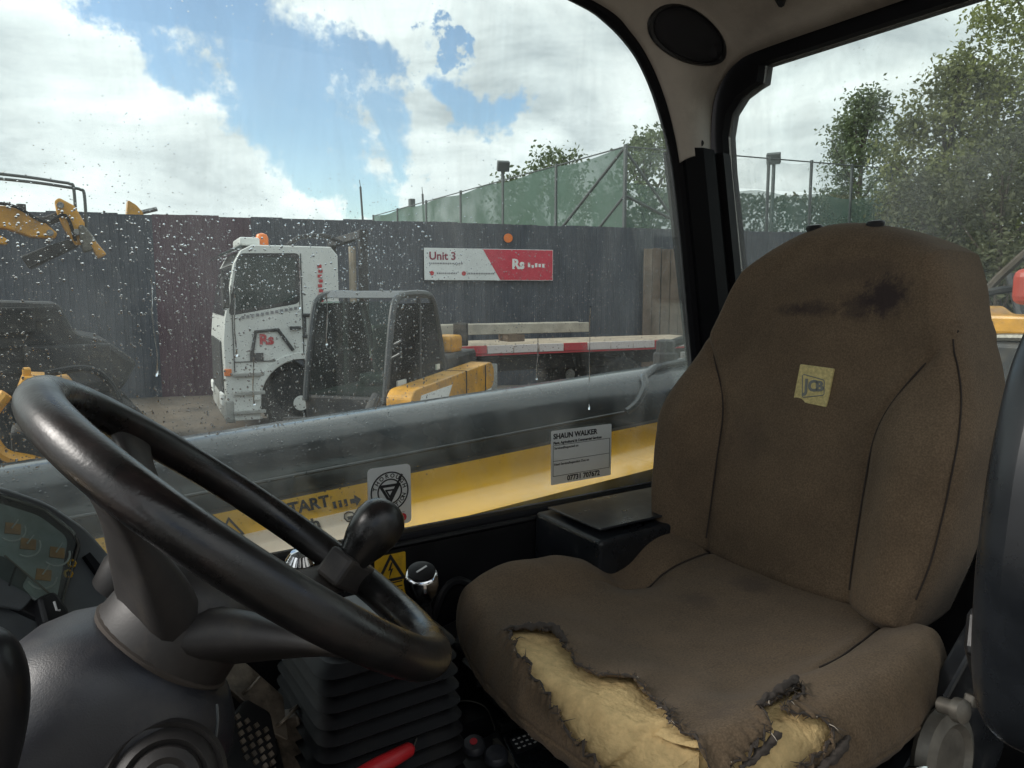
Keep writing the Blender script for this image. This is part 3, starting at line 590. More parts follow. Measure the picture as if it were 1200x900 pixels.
MB().tube([(-.3, .25, .55), (-.45, .25, 1.0), (-.15, .25, 1.2)], .05, 8).build('lift_link', M['chassis'], th, smooth=True)
MB().box((.1, -.02, .95), (.16, .03, .22)).build('number_plate', M['truckgrey'], th)
MB().box((.55, CY0 - .03, 1.2), (.22, .02, .16)).build('data_plate', M['truckwhite'], th)
MB().box((1.62, CY0 - .03, 1.32), (.10, .02, .06)).build('data_plate', M['truckwhite'], th)

# ---- excavator at the left
ex = thing('excavator', 'dark tracked excavator with dirty yellow boom and stick beside the white truck', 'excavator', (-.9, 9.9, 0), 0)
ox = Vector((-.9, 9.9, 0))
def exq(p): return ox + Vector(p)
def boomsec(path, ws, th_, mt, nm):
    m = MB(); rings = []; P = [exq(p) for p in path]
    for i, p in enumerate(P):
        a = P[max(0, i - 1)]; b = P[min(len(P) - 1, i + 1)]; t = (b - a).normalized(); sd_ = t.cross(Vector((0, 0, 1))).normalized(); u = sd_.cross(t)
        rings.append([p + sd_*i_*th_/2 + u*j_*ws[i]/2 for i_, j_ in ((-1, -1), (1, -1), (1, 1), (-1, 1))])
    return m.loft(rings).build(nm, mt, ex, bevel=.02)
boomsec([(-1.5, .1, 2.3), (-.20, 0, 2.80), (.45, 0, 2.93), (.72, 0, 2.93), (.95, 0, 2.84), (1.16, 0, 2.75)], [.30, .30, .24, .25, .24, .07], .22, M['yellow'], 'boom')
boomsec([(.10, -.1, 2.58), (.52, -.1, 2.72), (.70, -.1, 2.66)], [.08, .17, .06], .18, M['yellow'], 'boom_foot')
boomsec([(1.19, 0, 3.16), (1.27, 0, 3.05), (1.34, 0, 2.88), (1.39, 0, 2.66)], [.06, .20, .22, .10], .18, M['yellow'], 'dipper_arm')
boomsec([(1.40, -.06, 2.88), (1.45, -.06, 2.74), (1.50, -.06, 2.60)], [.05, .14, .18], .2, M['alu'], 'bucket_link')
boomsec([(1.50, -.08, 2.70), (1.60, -.08, 2.53)], [.07, .10], .18, M['yellow'], 'bucket_tip')
boomsec([(.85, .05, 2.90), (1.08, .05, 2.92), (1.28, .05, 3.02)], [.12, .10, .10], .14, M['chassis'], 'arm_linkage')
boomsec([(.85, .15, 2.45), (1.1, .1, 2.58), (1.36, .05, 2.70)], [.16, .14, .10], .14, M['chassis'], 'tipping_link')
for px_, pz_ in ((1.22, 3.09), (1.36, 2.80), (1.10, 2.78), (.50, 2.93)): MB().lathe([(.035, 0), (.035, .28)], exq((px_, -.14, pz_)), (0, 1, 0), 14).build('pivot_pin', M['steel'], ex, smooth=True)
MB().tube(catmull([exq((.3, -.14, 3.06)), exq((.75, -.14, 3.06)), exq((1.05, -.14, 2.90)), exq((1.26, -.12, 2.98)), exq((1.34, -.12, 2.7))], 6), .018, 8).build('hydraulic_hose', M['rubber'], ex, smooth=True)
for dx, dz in ((0, 0), (.10, -.055)):
    MB().tube(catmull([exq((-.9 + dx, 0, 3.44 + dz)), exq((.68 + dx, 0, 3.40 + dz)), exq((1.22 + dx, 0, 3.36 + dz)), exq((1.33 + dx, 0, 3.345 + dz)), exq((1.365 + dx, 0, 3.29 + dz)), exq((1.365 + dx, 0, 2.85))], 6), .017, 8).build('guard_rail', M['post'], ex, smooth=True)
MB().tube([exq((.85, 0, 2.9)), exq((.85, 0, 3.09))], .045, 8).build('work_lamp', M['chassis'], ex, smooth=True)
MB().prism(rr([(-2.6, .9), (1.75, .9), (1.95, 1.25), (1.6, 1.55), (1.3, 1.62), (1.15, 2.0), (-2.6, 2.15)], .08), exq((0, .4, 0)), sx, sz, (0, 1, 0), 1.6).build('upper_body', M['chassis'], ex, bevel=.06)
for y in (.2, 1.9): MB().prism(rr([(-1.9, .05), (1.75, .05), (2.1, .45), (1.75, .85), (-1.9, .85), (-2.2, .45)], .25), exq((0, y, 0)), sx, sz, (0, 1, 0), .5).build('track', M['tyre'], ex, bevel=.03)
MB().box(exq((1.2, .36, 1.25)), (.9, .10, .5)).build('side_door', M['chassis'], ex, bevel=.03)
MB().box(exq((.5, .36, 1.80)), (.8, .08, .30)).build('grille_panel', M['tyre'], ex, bevel=.02)
for z in (1.2, 1.5, 1.8): MB().box(exq((.3, .38, z)), (1.6, .05, .04)).build('vent_slat', M['tyre'], ex)
ft = thing('yellow_attachment', 'small rusty yellow bucket attachment lying at the foot of the excavator', 'attachment', (-.20, 7.2, .8)); ft.scale = (.78, 1, .9)
ot = Vector((-.20, 7.2, 0))
MB().prism(rr([(0, 1.28), (.10, 1.50), (.52, 1.46), (.72, 1.15), (.60, .95), (.1, 1.0)], .05), ot, sx, sz, (0, 1, 0), .5).build('bucket_shell', M['yellow'], ft, bevel=.02)
MB().tube(catmull([ot + Vector(p) for p in ((.3, .1, 1.5), (.75, .1, 1.52), (1.0, .1, 1.2), (1.0, .1, .6))], 5), .035, 8).build('hose', M['rubber'], ft, smooth=True)
MB().tube(catmull([ot + Vector(p) for p in ((-.05, 0, 1.35), (-.22, 0, 1.1), (-.12, 0, .8), (.25, 0, .62), (.3, 0, .1))], 5), .06, 8).build('hook_arm', M['yellow'], ft, smooth=True)
MB().box(ot + Vector((.14, .1, 1.52)), (.08, .10, .10)).build('pin_boss', M['yellow'], ft, bevel=.02)
MB().box(ot + Vector((.3, .25, .5)), (.7, .5, 1.0)).build('stand', M['chassis'], ft, bevel=.04)
pk = thing('yellow_arm_tip', 'tip of a distant yellow digger arm poking above the hoarding', 'digger arm', (1.75, 18.3, 0))
MB().prism(rr([(0, 3.3), (.12, 4.15), (.28, 4.05), (.40, 3.9), (.5, 3.3)], .04), (1.75, 18.3, 0), sx, sz, (0, 1, 0), .3).build('arm_plate', M['yellow'], pk, bevel=.01)
MB().beam((2.0, 18.45, 0), (2.0, 18.45, 3.5), .3, .3).build('arm_body', M['chassis'], pk)
MB().tube([(2.12, 18.4, 3.9), (2.45, 18.4, 4.0)], .05, 8).build('arm_pin', M['steel'], pk)

# ---- machine behind, seen past the seat
om = thing('yellow_tractor_unit', 'small machine with red tank lettered H over a yellow frame, seen past the seat edge', 'machine', (7.80, 3.30, 0))
om_o = Vector((7.80, 3.30, 0))
MB().box(om_o + Vector((.2, -.36, 2.17)), (.5, .7, .34)).build('fuel_tank', M['tankred'], om, bevel=.08, seg=3)
text_mb('H', .17, om_o + Vector((-.06, -.24, 2.19)), (0, -1, 0), (0, 0, 1), (-1, 0, 0), .006, .008).build('lettering', M['white'], om)
MB().prism([(-.8, 1.72), (.42, 1.72), (.42, 1.98), (.30, 1.98), (.2, 1.9), (-.8, 1.9)], om_o + Vector((-.1, 0, 0)), (0, 1, 0), (0, 0, 1), (1, 0, 0), .7).build('yellow_frame', M['yellow'], om, bevel=.03)
MB().tube(catmull([om_o + Vector(p) for p in ((-.1, .45, 1.3), (-.1, .38, 1.55), (-.1, .1, 1.68), (-.1, -.5, 1.7))], 5), .04, 8).build('hose', M['alu'], om, smooth=True)
MB().box(om_o + Vector((.2, -.1, 1.25)), (.8, 1.1, .8)).build('engine_block', M['chassis'], om, bevel=.05)
MB().tube([om_o + Vector((0, .52, 0)), om_o + Vector((0, .5, 2.0))], .05, 8).build('lift_mast', M['bed'], om, smooth=True)
wheel(om, om_o + Vector((.2, -.75, .45)), .45, .3, -1, 'yellow', .5); wheel(om, om_o + Vector((.2, .50, .45)), .45, .3, 1, 'yellow', .5)
jk = thing('scrap_pile', 'tangle of dark scrap pipes heaped under the ivy by the red tank', 'scrap', (10.6, 4.7, 0)); random.seed(31)
for k in range(22):
    c = Vector((10.6 + random.uniform(-.6, 1.2), 4.7 + random.uniform(-1.3, 1.0), random.uniform(.1, 2.3))); d_ = Vector((random.gauss(0, .5), random.gauss(0, .6), random.gauss(0, .6)))
    a_, b_ = c - d_, c + d_; a_.z = max(a_.z, .03); b_.z = max(b_.z, .03)
    MB().tube(catmull([a_, c + Vector((0, 0, .2)), b_], 4), random.uniform(.03, .07), 7).build('pipe', M[random.choice(['chassis', 'alu', 'bark'])], jk, smooth=True)
MB().box((10.8, 4.6, .9), (1.2, 1.8, 1.8)).build('skip_body', M['chassis'], jk, bevel=.05)

# ---- added unseen building behind the camera: blocks sky, bounces pale fill into the cab
wk = thing('bounce_building', 'unseen pale clad block with a roller door, added to shade the cab and bounce daylight in', 'light helper', (2, -9, 0), rad(4), local=True)
MB().box((0, -4, 3.4), (34, 8, 6.8)).build('wall', M['clad'], wk, bevel=.03)
MB().prism([(-17.3, 6.8), (17.3, 6.8), (17.3, 6.95), (-17.3, 6.95)], (0, .35, 0), sx, sz, (0, -1, 0), 8.7).build('roof', M['post'], wk)
MB().box((-3, .03, 2.2), (4.6, .08, 4.4)).build('roller_door', M['truckgrey'], wk)
for k in range(14): MB().box((-3, .085, .16 + k*.31), (4.5, .03, .26)).build('door_slat', M['truckgrey'], wk, bevel=.01)
for x in (5, 9): MB().box((x, .03, 2.6), (2.0, .08, 1.2)).build('window', M['darkglass'], wk, bevel=.01)
SPT = (.46, .5)

# ================================================================== THE CAB (x = towards the rear, y = towards the boom, z up)
FPX = 857.; _p = rad(7.0); _w = rad(57)
_d = Vector((cos(_w)*cos(_p), sin(_w)*cos(_p), -sin(_p))); _r = Vector((sin(_w), -cos(_w), 0)); _u = _r.cross(_d); EYE = Vector((0, 0, 2.1))
def sight(x, y): return _d + _r*((x - 600)/FPX) - _u*((y - 450)/FPX)
def onY(x, y, Y): v = sight(x, y); return EYE + v*(Y/v.y)
def onZ(x, y, Z): v = sight(x, y); return EYE + v*((Z - 2.1)/v.z)
def onplane(x, y, p0, n): v = sight(x, y); return EYE + v*((Vector(p0) - EYE).dot(n)/v.dot(n))

cab = thing('telehandler_cab', 'black telehandler cab interior with rain-spotted side window and pale headliner', 'cab', (.4, .5, 1.2))
YG = .98
EDGE = [(1.098, 1.74), (1.070, 1.90), (1.046, 2.035), (1.012, 2.232), (.985, 2.351), (.950, 2.435), (.915, 2.490), (.88, 2.524), (.83, 2.553), (.767, 2.572), (.6, 2.59), (.2, 2.60), (-.55, 2.60)]
pane = EDGE + [(-.55, 1.74)]
M['pane'] = glassmat('dirty_side_glass', (.91, .945, .93), .080, 1.3)
M['rearpane'] = glassmat('dirty_rear_glass', (.90, .94, .92), .11, 5.1)
sw = MB().prism(pane, (0, YG, 0), (1, 0, 0), (0, 0, 1), (0, 1, 0), .005).build('side_window', M['pane'], cab)
# seal along the window opening
seal = [(x + .004, YG + .002, z + .002) for x, z in pane]
MB().tube(catmull(seal[:13], 4), .013, 8).build('window_seal', M['seal'], cab, smooth=True)
MB().box((.27, .980, 1.731), (1.70, .036, .034)).build('window_sill', M['seal'], cab, bevel=.006)
MB().box((.27, .957, 1.736), (1.70, .012, .007)).build('sill_trim', M['blackpanel'], cab, bevel=.004)
MB().box((.27, .963, 1.470), (1.70, .024, .524)).build('side_panel', M['blackpanel'], cab)
def rearX(z): return 1.12 + .2*(2.4 - z)
rg = [(.972, 1.78), (.976, 2.20), (.978, 2.333), (.975, 2.395), (.962, 2.432), (.935, 2.456), (.905, 2.466), (.888, 2.470), (.880, 2.497), (.4, 2.500), (.09, 2.500), (.09, 1.78)]
q = MB(); q.add([(rearX(z), y, z) for y, z in rg] + [(rearX(z) + .005, y, z) for y, z in rg], [tuple(range(len(rg))), tuple(range(2*len(rg) - 1, len(rg) - 1, -1))] + [(i, (i + 1) % len(rg), len(rg) + (i + 1) % len(rg), len(rg) + i) for i in range(len(rg))])
rw = q.build('rear_window', M['rearpane'], cab)
ro = [(1.03, 1.78), (1.03, 2.20), (1.03, 2.345), (1.028, 2.43), (1.0, 2.49), (.965, 2.515), (.93, 2.528), (.90, 2.53), (.86, 2.532), (.4, 2.534), (.09, 2.534)]
q = MB(); n = len(ro)
for k, dx in ((0, -.018), (1, .02)):
    q.v += [Vector((rearX(z) + dx, y, z)) for y, z in rg[:n]] + [Vector((rearX(z) + dx, y, z)) for y, z in ro]
for i in range(n - 1):
    q.f += [(i, i + 1, n + i + 1, n + i), (2*n + i, 3*n + i, 3*n + i + 1, 2*n + i + 1), (i, 2*n + i, 2*n + i + 1, i + 1), (n + i, n + i + 1, 3*n + i + 1, 3*n + i)]
q.build('rear_window_frame', M['seal'], cab, smooth=True, ang=50)
# corner pillar
rings = []
for z in (1.2, 1.78, 1.95, 2.1, 2.25, 2.36):
    xs = float(1.046 - (z - 2.035)*.193) + .008; xr = rearX(z) - .012
    rings.append([Vector(p) for p in ((xs, 1.015, z), (xs, .962, z), (xs + .03, .945, z), (xs + .062, .948, z), (xs + .066, .960, z), (xr - .035, .966, z), (xr - .03, .956, z), (xr, .965, z), (xr + .05, 1.03, z))])
MB().loft(rings).build('corner_pillar', M['pillar'], cab, smooth=True, ang=25)
# headliner: cove from the side window round into the rear window head
S_ = catmull([(.992, .972, 2.335), (.978, .972, 2.38), (.952, .972, 2.44), (.915, .972, 2.495), (.87, .972, 2.535), (.80, .971, 2.566), (.6, .97, 2.592), (.2, .97, 2.604), (-.55, .97, 2.606)], 8)
R_ = catmull([(1.100, .998, 2.335), (1.092, .996, 2.40), (1.083, .982, 2.458), (1.078, .955, 2.492), (1.073, .92, 2.510), (1.070, .87, 2.516), (1.070, .7, 2.518), (1.070, .4, 2.520), (1.070, .09, 2.520)], 8)
def liner(t, v):
    i = min(int(t*(len(S_) - 1)), len(S_) - 2); f = t*(len(S_) - 1) - i
    a = S_[i].lerp(S_[i + 1], f); b = R_[i].lerp(R_[i + 1], f); k = 4*v*(1 - v)
    p = a.lerp(b, v); p.z += k*(.012 + .085*sstep(.3, 1, t)); inw = k*.035*(1 - sstep(.35, .8, t)); p.x -= inw*.55; p.y -= inw*.8
    return p
MB().grid(liner, 65, 21).build('headliner', M['liner'], cab, smooth='all', solid=.006)
MB().box((.27, .555, 2.72), (1.75, .95, .05)).build('roof_skin', M['pillar'], cab, bevel=.02)
MB().box((.27, 1.035, 2.66), (1.75, .07, .12)).build('roof_gutter', M['pillar'], cab, bevel=.02)
def disc(k, h):
    """ring of the speaker following the liner: k = share of the full size, h = proud of the trim"""
    out = []
    for i in range(44):
        a = 2*pi*i/44; t, v = SPT[0] + .118*k*sin(a), SPT[1] + .38*k*cos(a); c = liner(t, v); nn = (liner(t + .01, v) - liner(t - .01, v)).cross(liner(t, v + .01) - liner(t, v - .01)).normalized()
        if nn.dot(EYE - c) < 0: nn = -nn
        out.append(c + nn*h)
    return out
spk = MB().loft([disc(1.04, -.004), disc(1.04, .006), disc(1.0, .009), disc(.93, .008), disc(.91, .004)]).build('speaker', M['blackplastic'], cab, smooth=True, ang=40)
MB().loft([disc(.92, .0035), disc(.90, .0055), disc(.6, .006), disc(.3, .0062), disc(.02, .0065)]).build('speaker_grille', M['speaker'], spk, smooth='all')
hk = liner(.72, .86); MB().tube([hk, hk + Vector((-.01, -.005, -.012)), hk + Vector((-.025, -.01, -.008))], .006, 8).build('coat_hook', M['blackplastic'], cab, smooth=True)
lt = liner(.06, .55); MB().lathe([(.006, -.002), (.006, .003), (.001, .004)], lt, (-.6, -.7, .1), 12).build('trim_clip', M['blackplastic'], cab)
# front of the cab, floor, bulkheads
MB().box((.30, .50, 1.20), (1.7, .98, .05)).build('cab_floor', M['rubber'], cab)
MB().box((-.42, .50, 1.50), (.05, .98, .60)).build('front_bulkhead', M['blackpanel'], cab)
MB().box((1.24, .53, 1.49), (.05, .94, .56)).build('rear_bulkhead', M['blackpanel'], cab)
for y in (.09, 1.0): MB().beam((-.50, y, 1.25), (-.62, y, 2.70), .06, .07, up=(0, 1, 0)).build('front_pillar', M['pillar'], cab, bevel=.01)
MB().beam((1.19, .07, 1.25), (1.07, .07, 2.70), .06, .07, up=(0, 1, 0)).build('door_pillar', M['pillar'], cab, bevel=.01)
# black sheet-metal box beside the seat
MB().add([(.662, .950, 1.748), (.668, .792, 1.742), (1.06, .792, 1.748), (1.06, .950, 1.752), (.640, .950, 1.30), (.650, .792, 1.30), (1.06, .792, 1.30), (1.06, .950, 1.30)],
         [(0, 1, 2, 3), (0, 4, 5, 1), (1, 5, 6, 2), (2, 6, 7, 3), (3, 7, 4, 0), (4, 7, 6, 5)]).build('side_box', M['blacksheet'], cab, bevel=.006, seg=3)
MB().box((.860, .874, 1.7535), (.36, .135, .004)).build('box_lid', M['blacksheet'], cab, bevel=.002)
# dark odds and ends low down by the window
for p, s_ in (((.56, .90, 1.58), (.10, .09, .10)), ((.50, .86, 1.55), (.08, .12, .14)), ((.62, .84, 1.64), (.05, .06, .06))):
    MB().box(p, s_, rz=.3).build('switch_block', M['blackplastic'], cab, bevel=.01)
MB().tube(catmull([(.50, .93, 1.45), (.53, .92, 1.60), (.58, .90, 1.66), (.61, .86, 1.64), (.62, .84, 1.50)], 6), .009, 8).build('cable_loom', M['rubber'], cab, smooth=True)
MB().tube(catmull([(.44, .93, 1.40), (.46, .92, 1.62), (.50, .91, 1.68), (.56, .88, 1.60), (.58, .84, 1.45)], 6), .007, 8).build('cable_loom', M['rubber'], cab, smooth=True)
for x in (.46, .50, .54, .58):
    MB().box((x, .80, 1.60), (.022, .05, .022)).build('rocker_switch', M['blackplastic'], cab, bevel=.004)
# rain on the glass: real little domes of water, far too many to count
def water():
    m = bpy.data.materials.new('rain_water'); m.use_nodes = True; nt = m.node_tree; nt.nodes.clear()
    o = nt.nodes.new('ShaderNodeOutputMaterial'); g_ = nt.nodes.new('ShaderNodeBsdfGlass'); g_.inputs['IOR'].default_value = 1.33; g_.inputs['Roughness'].default_value = 0.0; nt.links.new(g_.outputs[0], o.inputs[0]); return m
M['water'] = water()
def drops(name, n, place, ax_u, ax_v, ax_n, parent, seed, rmin=.0003, rmax=.0013):
    rnd = random.Random(seed); q = MB(); vs = q.v; fs = q.f; k = 0
    SEG = 7
    while k < n:
        got = place(rnd)
        if got is None: continue
        p, sc_ = got; r = lerp(rmin, rmax, rnd.random()**3.2)*sc_; hgt = r*rnd.uniform(.28, .55); st = rnd.uniform(1.0, 1.5) if r > .0013 else 1; b0 = len(vs)
        ph = rnd.uniform(0, 6.28)
        for j, (rr_, hh) in enumerate(((1, 0), (.80, .62), (.42, .92))):
            for i in range(SEG):
                a = ph + 2*pi*i/SEG; vs.append(p + ax_u*(cos(a)*r*rr_) + ax_v*(sin(a)*r*rr_*st) + ax_n*hgt*hh)
        vs.append(p + ax_n*hgt)
        for j in range(2):
            for i in range(SEG):
                l = (i + 1) % SEG; fs.append((b0 + j*SEG + i, b0 + j*SEG + l, b0 + (j + 1)*SEG + l, b0 + (j + 1)*SEG + i))
        for i in range(SEG): fs.append((b0 + 2*SEG + i, b0 + 2*SEG + (i + 1) % SEG, b0 + 3*SEG))
        k += 1
    o = q.build(name, M['water'], parent, smooth='all', fix=False); o['kind'] = 'stuff'; return o
def edge_x(z):
    for (x0, z0), (x1, z1) in zip(EDGE, EDGE[1:]):
        if z0 <= z <= z1: return lerp(x0, x1, (z - z0)/(z1 - z0)) if z1 > z0 else x1
    return .6
def place_side(rnd):
    x = rnd.uniform(-.15, 1.05); z = rnd.uniform(1.775, 2.585)
    if x > edge_x(z) - .02: return None
    dens = lerp(1.0, .10, sstep(2.12, 2.30, z + .05*noise.noise(Vector((x*4, z*4, 1)))))
    dens *= lerp(.45, 1.0, sstep(1.80, 1.95, z))*(.55 + .9*max(0, .5 + noise.noise(Vector((x*7, z*7, 5)))))
    if x < .45 and z < 2.2: dens *= 1.5
    if rnd.random() > dens/1.5: return None
    return Vector((x, YG + .0052, z)), (1.25 if (x < .5 and z < 2.2) else .95)
drops('rain_drops', 18000, place_side, Vector((1, 0, 0)), Vector((0, 0, 1)), Vector((0, 1, 0)), sw, 3)
rn = Vector((1, 0, .2)).normalized(); rv = Vector((-.2, 0, 1)).normalized()
def place_rear(rnd):
    y = rnd.uniform(.1, .97); z = rnd.uniform(1.9, 2.49)
    if y > .88 and z > 2.44: return None
    return Vector((rearX(z) + .0054, y, z)), .9
drops('rain_drops', 1500, place_rear, Vector((0, -1, 0)), rv, rn, rw, 8)
# run-down trails
q = MB(); random.seed(77)
for x, z0, z1 in ((.215, 2.10, 2.02), (.235, 2.02, 1.955), (.30, 2.15, 2.08), (.335, 2.10, 2.03), (.80, 2.08, 1.90), (.69, 2.03, 1.96), (.12, 2.12, 2.0)):
    pts = [Vector((x + .004*noise.noise(Vector((z*20, x*50, 0))), YG + .0054, z)) for z in [lerp(z0, z1, i/14) for i in range(15)]]
    q.tube(pts, [random.uniform(.0006, .0011) for _ in range(14)] + [.0022], 6)
o = q.build('rain_trails', M['water'], sw, smooth='all'); o['kind'] = 'stuff'

# ================================================================== OWN BOOM OUTSIDE THE WINDOW
bm_ = thing('lift_boom', 'long dark grey telescopic boom with a yellow flank lying outside the side window', 'boom', (.5, 1.3, 1.2))
def crest(x): return 1.8690 + .0584*x
def bsec(pts, nm, mt, x0=-1.6, x1=1.75, nn=2, **k):
    rings = []
    for i in range(nn):
        x = lerp(x0, x1, i/(nn - 1)); rings.append([Vector((x, y, crest(x) + z)) for y, z in pts])
    return MB().loft(rings).build(nm, mt, bm_, **k)
top = [(1.2 + .095*cos(a), -.10 + .10*sin(a)) for a in [rad(180 - 7.5*k) for k in range(13)]] + [(1.24, -.003), (1.28, -.02), (1.33, -.05), (1.38, -.10), (1.40, -.19), (1.105, -.19)]
bsec(top, 'boom_top', M['boomdark'], smooth=True, ang=50)
bsec([(1.092, -.100), (1.096, -.094), (1.104, -.092), (1.104, -.18), (1.092, -.18)], 'boom_ledge', M['boomlow'], smooth=True)
FPR = [Vector(p) for p in ((.998, -.156), (1.030, -.150), (1.052, -.141), (1.068, -.129), (1.080, -.114), (1.087, -.101), (1.091, -.095))]
bsec([tuple(p) for p in FPR] + [(1.091, -.53), (.998, -.53)], 'boom_flank', M['boomyellow'], smooth=True, ang=50)
bsec([(1.095, -.19), (1.395, -.195), (1.395, -.53), (1.095, -.53)], 'boom_web', M['boomlow'])
# weld bead / hose cover lines
def online(y, dz, x0, x1, r, nm, mt): return MB().tube([(x, y, crest(x) + dz) for x in [lerp(x0, x1, i/10) for i in range(11)]], r, 8).build(nm, mt, bm_, smooth=True)
online(1.1105, -.066, -1.5, 1.00, .0030, 'weld_line', M['boomdark'])
pp = [(1.00, 1.111, crest(1.00) - .066), (1.03, 1.113, crest(1.03) - .052), (1.07, 1.132, crest(1.07) - .024), (1.10, 1.160, crest(1.10) - .004), (1.22, 1.185, crest(1.22) + .006), (1.7, 1.185, crest(1.7) + .006)]
MB().tube(catmull(pp, 6), .008, 8).build('hydraulic_pipe', M['boomdark'], bm_, smooth=True)
MB().tube(catmull([(1.13, 1.112, crest(1.13) - .045), (1.18, 1.118, crest(1.18) - .036), (1.30, 1.120, crest(1.30) - .034), (1.7, 1.120, crest(1.7) - .034)], 6), .010, 8).build('hydraulic_pipe', M['boomdark'], bm_, smooth=True)
MB().lathe([(.028, 0), (.028, .030), (.022, .034), (.022, .058), (.013, .062)], (1.205, 1.21, crest(1.205) - .004), (0, 0, 1), 10).build('hose_fitting', M['chassis'], bm_)
MB().lathe([(.016, 0), (.016, .026)], (1.275, 1.21, crest(1.275) - .004), (0, 0, 1), 6).build('hex_bolt', M['steel'], bm_)
MB().tube(catmull([(1.22, 1.21, crest(1.22) + .045), (1.34, 1.21, crest(1.34) + .055), (1.7, 1.23, crest(1.7) + .03)], 5), .011, 8).build('hose', M['rubber'], bm_, smooth=True)
# safety decal lettering along the yellow flank
def wrap(m):
    """lay flat artwork (x along the boom, z = distance up the flank, -y = proud) onto the curved yellow flank"""
    for k, p in enumerate(m.v):
        d_ = p.z; i = 0
        while i < len(FPR) - 2 and d_ > (FPR[i + 1] - FPR[i]).length: d_ -= (FPR[i + 1] - FPR[i]).length; i += 1
        t = (FPR[i + 1] - FPR[i]).normalized(); q_ = FPR[i] + t*d_; nrm_ = Vector((-t.y, t.x)); h_ = -p.y + .0012
        q_ = q_ + nrm_*h_; m.v[k] = Vector((p.x, q_.x, crest(p.x) + q_.y))
    return m
ax3, ay3, az3 = Vector((1, 0, 0)), Vector((0, 0, 1)), Vector((0, -1, 0))
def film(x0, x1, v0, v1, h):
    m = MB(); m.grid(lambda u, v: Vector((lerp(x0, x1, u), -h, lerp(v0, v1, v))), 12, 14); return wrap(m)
film(.02, .412, .016, .078, 0).build('decal_sheen_film', M['sticker'], bm_, fix=False)  # white decal backing that also paints the pale sky reflection on the lower flank
def lay(txt, sz_, x, v, bold): return wrap(text_mb(txt, sz_, (x, -.0006, v), ax3, ay3, az3, .0003, bold))
lay('START', .0255, .326, .1000, .0009).build('decal_lettering', M['ink'], bm_)
lay('mph', .026, .318, .068, .0009).build('decal_lettering', M['ink'], bm_)
def triangle(o, s_, ex, ey, ez, parent, w=.12):
    q = MB(); c = [(0, .62), (-.6, -.42), (.6, -.42)]
    for i in range(3):
        a, b = Vector(c[i]), Vector(c[(i + 1) % 3]); d_ = (b - a).normalized(); n1 = Vector((-d_.y, d_.x))
        q.prism([tuple((a - d_*w*.6 - n1*w/2)*s_), tuple((b + d_*w*.6 - n1*w/2)*s_), tuple((b + d_*w*.4 + n1*w/2)*s_), tuple((a - d_*w*.4 + n1*w/2)*s_)], Vector(o) + Vector(ez)*.0001*i, ex, ey, ez, .0003)
    return q
wrap(triangle((.215, -.0006, .090), .026, ax3, ay3, az3, bm_)).build('warning_symbol', M['ink'], bm_)
q = MB()
for k in range(3): q.prism([(-.030 + k*.009, -.006), (-.025 + k*.009, -.006), (-.025 + k*.009, .006), (-.030 + k*.009, .006)], (.398, -.0006, .092), ax3, ay3, az3, .0003)
q.prism([(-.002, -.004), (.006, -.004), (.006, -.010), (.016, 0), (.006, .010), (.006, .004), (-.002, .004)], (.398, -.0006, .092), ax3, ay3, az3, .0003)
wrap(q).build('arrow_symbol', M['ink'], bm_)
q = MB().tube([(.388 + .009*cos(a), -.0006, .066 + .010*sin(a)) for a in [2*pi*i/8 for i in range(8)]], .0010, 6, True); q.box((.388, -.0008, .064), (.008, .0004, .006)); wrap(q).build('engine_symbol', M['ink'], bm_)

# ================================================================== STICKERS
GX, GZ, GN = Vector((1, 0, 0)), Vector((0, 0, 1)), Vector((0, -1, 0)); YS = .9775
s1 = thing('service_sticker', 'white service inspection sticker with a phone number on the side window glass', 'sticker', (.779, YS, 1.779))
MB().prism(rr([(-.066, 0), (.066, 0), (.066, .093), (-.066, .093)], .003), (.779, YS, 1.779), GX, GZ, GN, .0008).build('film', M['sticker'], s1)
q0 = Vector((.779, YS - .001, 1.779))
for t_, sz_, z, x, bd, al in (('SHAUN WALKER', .0125, .0825, -.062, .0004, 'LEFT'), ('Plant, Agricultural & Commercial Services', .0062, .0715, -.062, .0002, 'LEFT'), ('Serviced/Inspected on', .0058, .0625, -.060, .0001, 'LEFT'), ('Next Service/Inspection Due on', .0058, .0345, -.060, .0001, 'LEFT'), ('07731 707672', .0125, .0075, .004, .0004, 'CENTER')):
    text_mb(t_, sz_, q0 + GX*x + GZ*z, GX, GZ, GN, .0003, bd, al).build('lettering', M['ink'], s1)
q = MB()
for z in (.0675, .0405, .0145): q.box(q0 + GZ*z, (.124, .0004, .0007))
for x in (-.062, .062): q.box(q0 + GX*x + GZ*.041, (.0007, .0004, .053))
q.build('ruled_box', M['ink'], s1)
s2 = thing('examination_sticker', 'rounded white sticker with a black triangle in a ring on the side window', 'sticker', (.420, YS, 1.760))
MB().prism(rr([(-.034, 0), (.034, 0), (.034, .090), (-.034, .090)], .008), (.420, YS, 1.760), GX, GZ, GN, .0008).build('film', M['sticker'], s2)
c2 = Vector((.420, YS - .0012, 1.760 + .052))
for r_, w_ in ((.029, .0011), (.0185, .0011)): MB().tube([c2 + GX*cos(a)*r_ + GZ*sin(a)*r_ for a in [2*pi*i/40 for i in range(40)]], w_, 5, True).build('ring', M['ink'], s2)
triangle(c2 - GZ*.001, .024, GX, -GZ, GN, s2, .17).build('triangle_mark', M['ink'], s2)
triangle(c2 - GZ*.002, .010, GX, -GZ, GN, s2, .25).build('triangle_mark', M['ink'], s2)
MB().beam(c2 + GX*-.002 - GZ*.014, c2 + GX*.020 + GZ*.024, .0008, .0030, up=(1, 0, -.5)).build('tick_mark', M['ink'], s2)
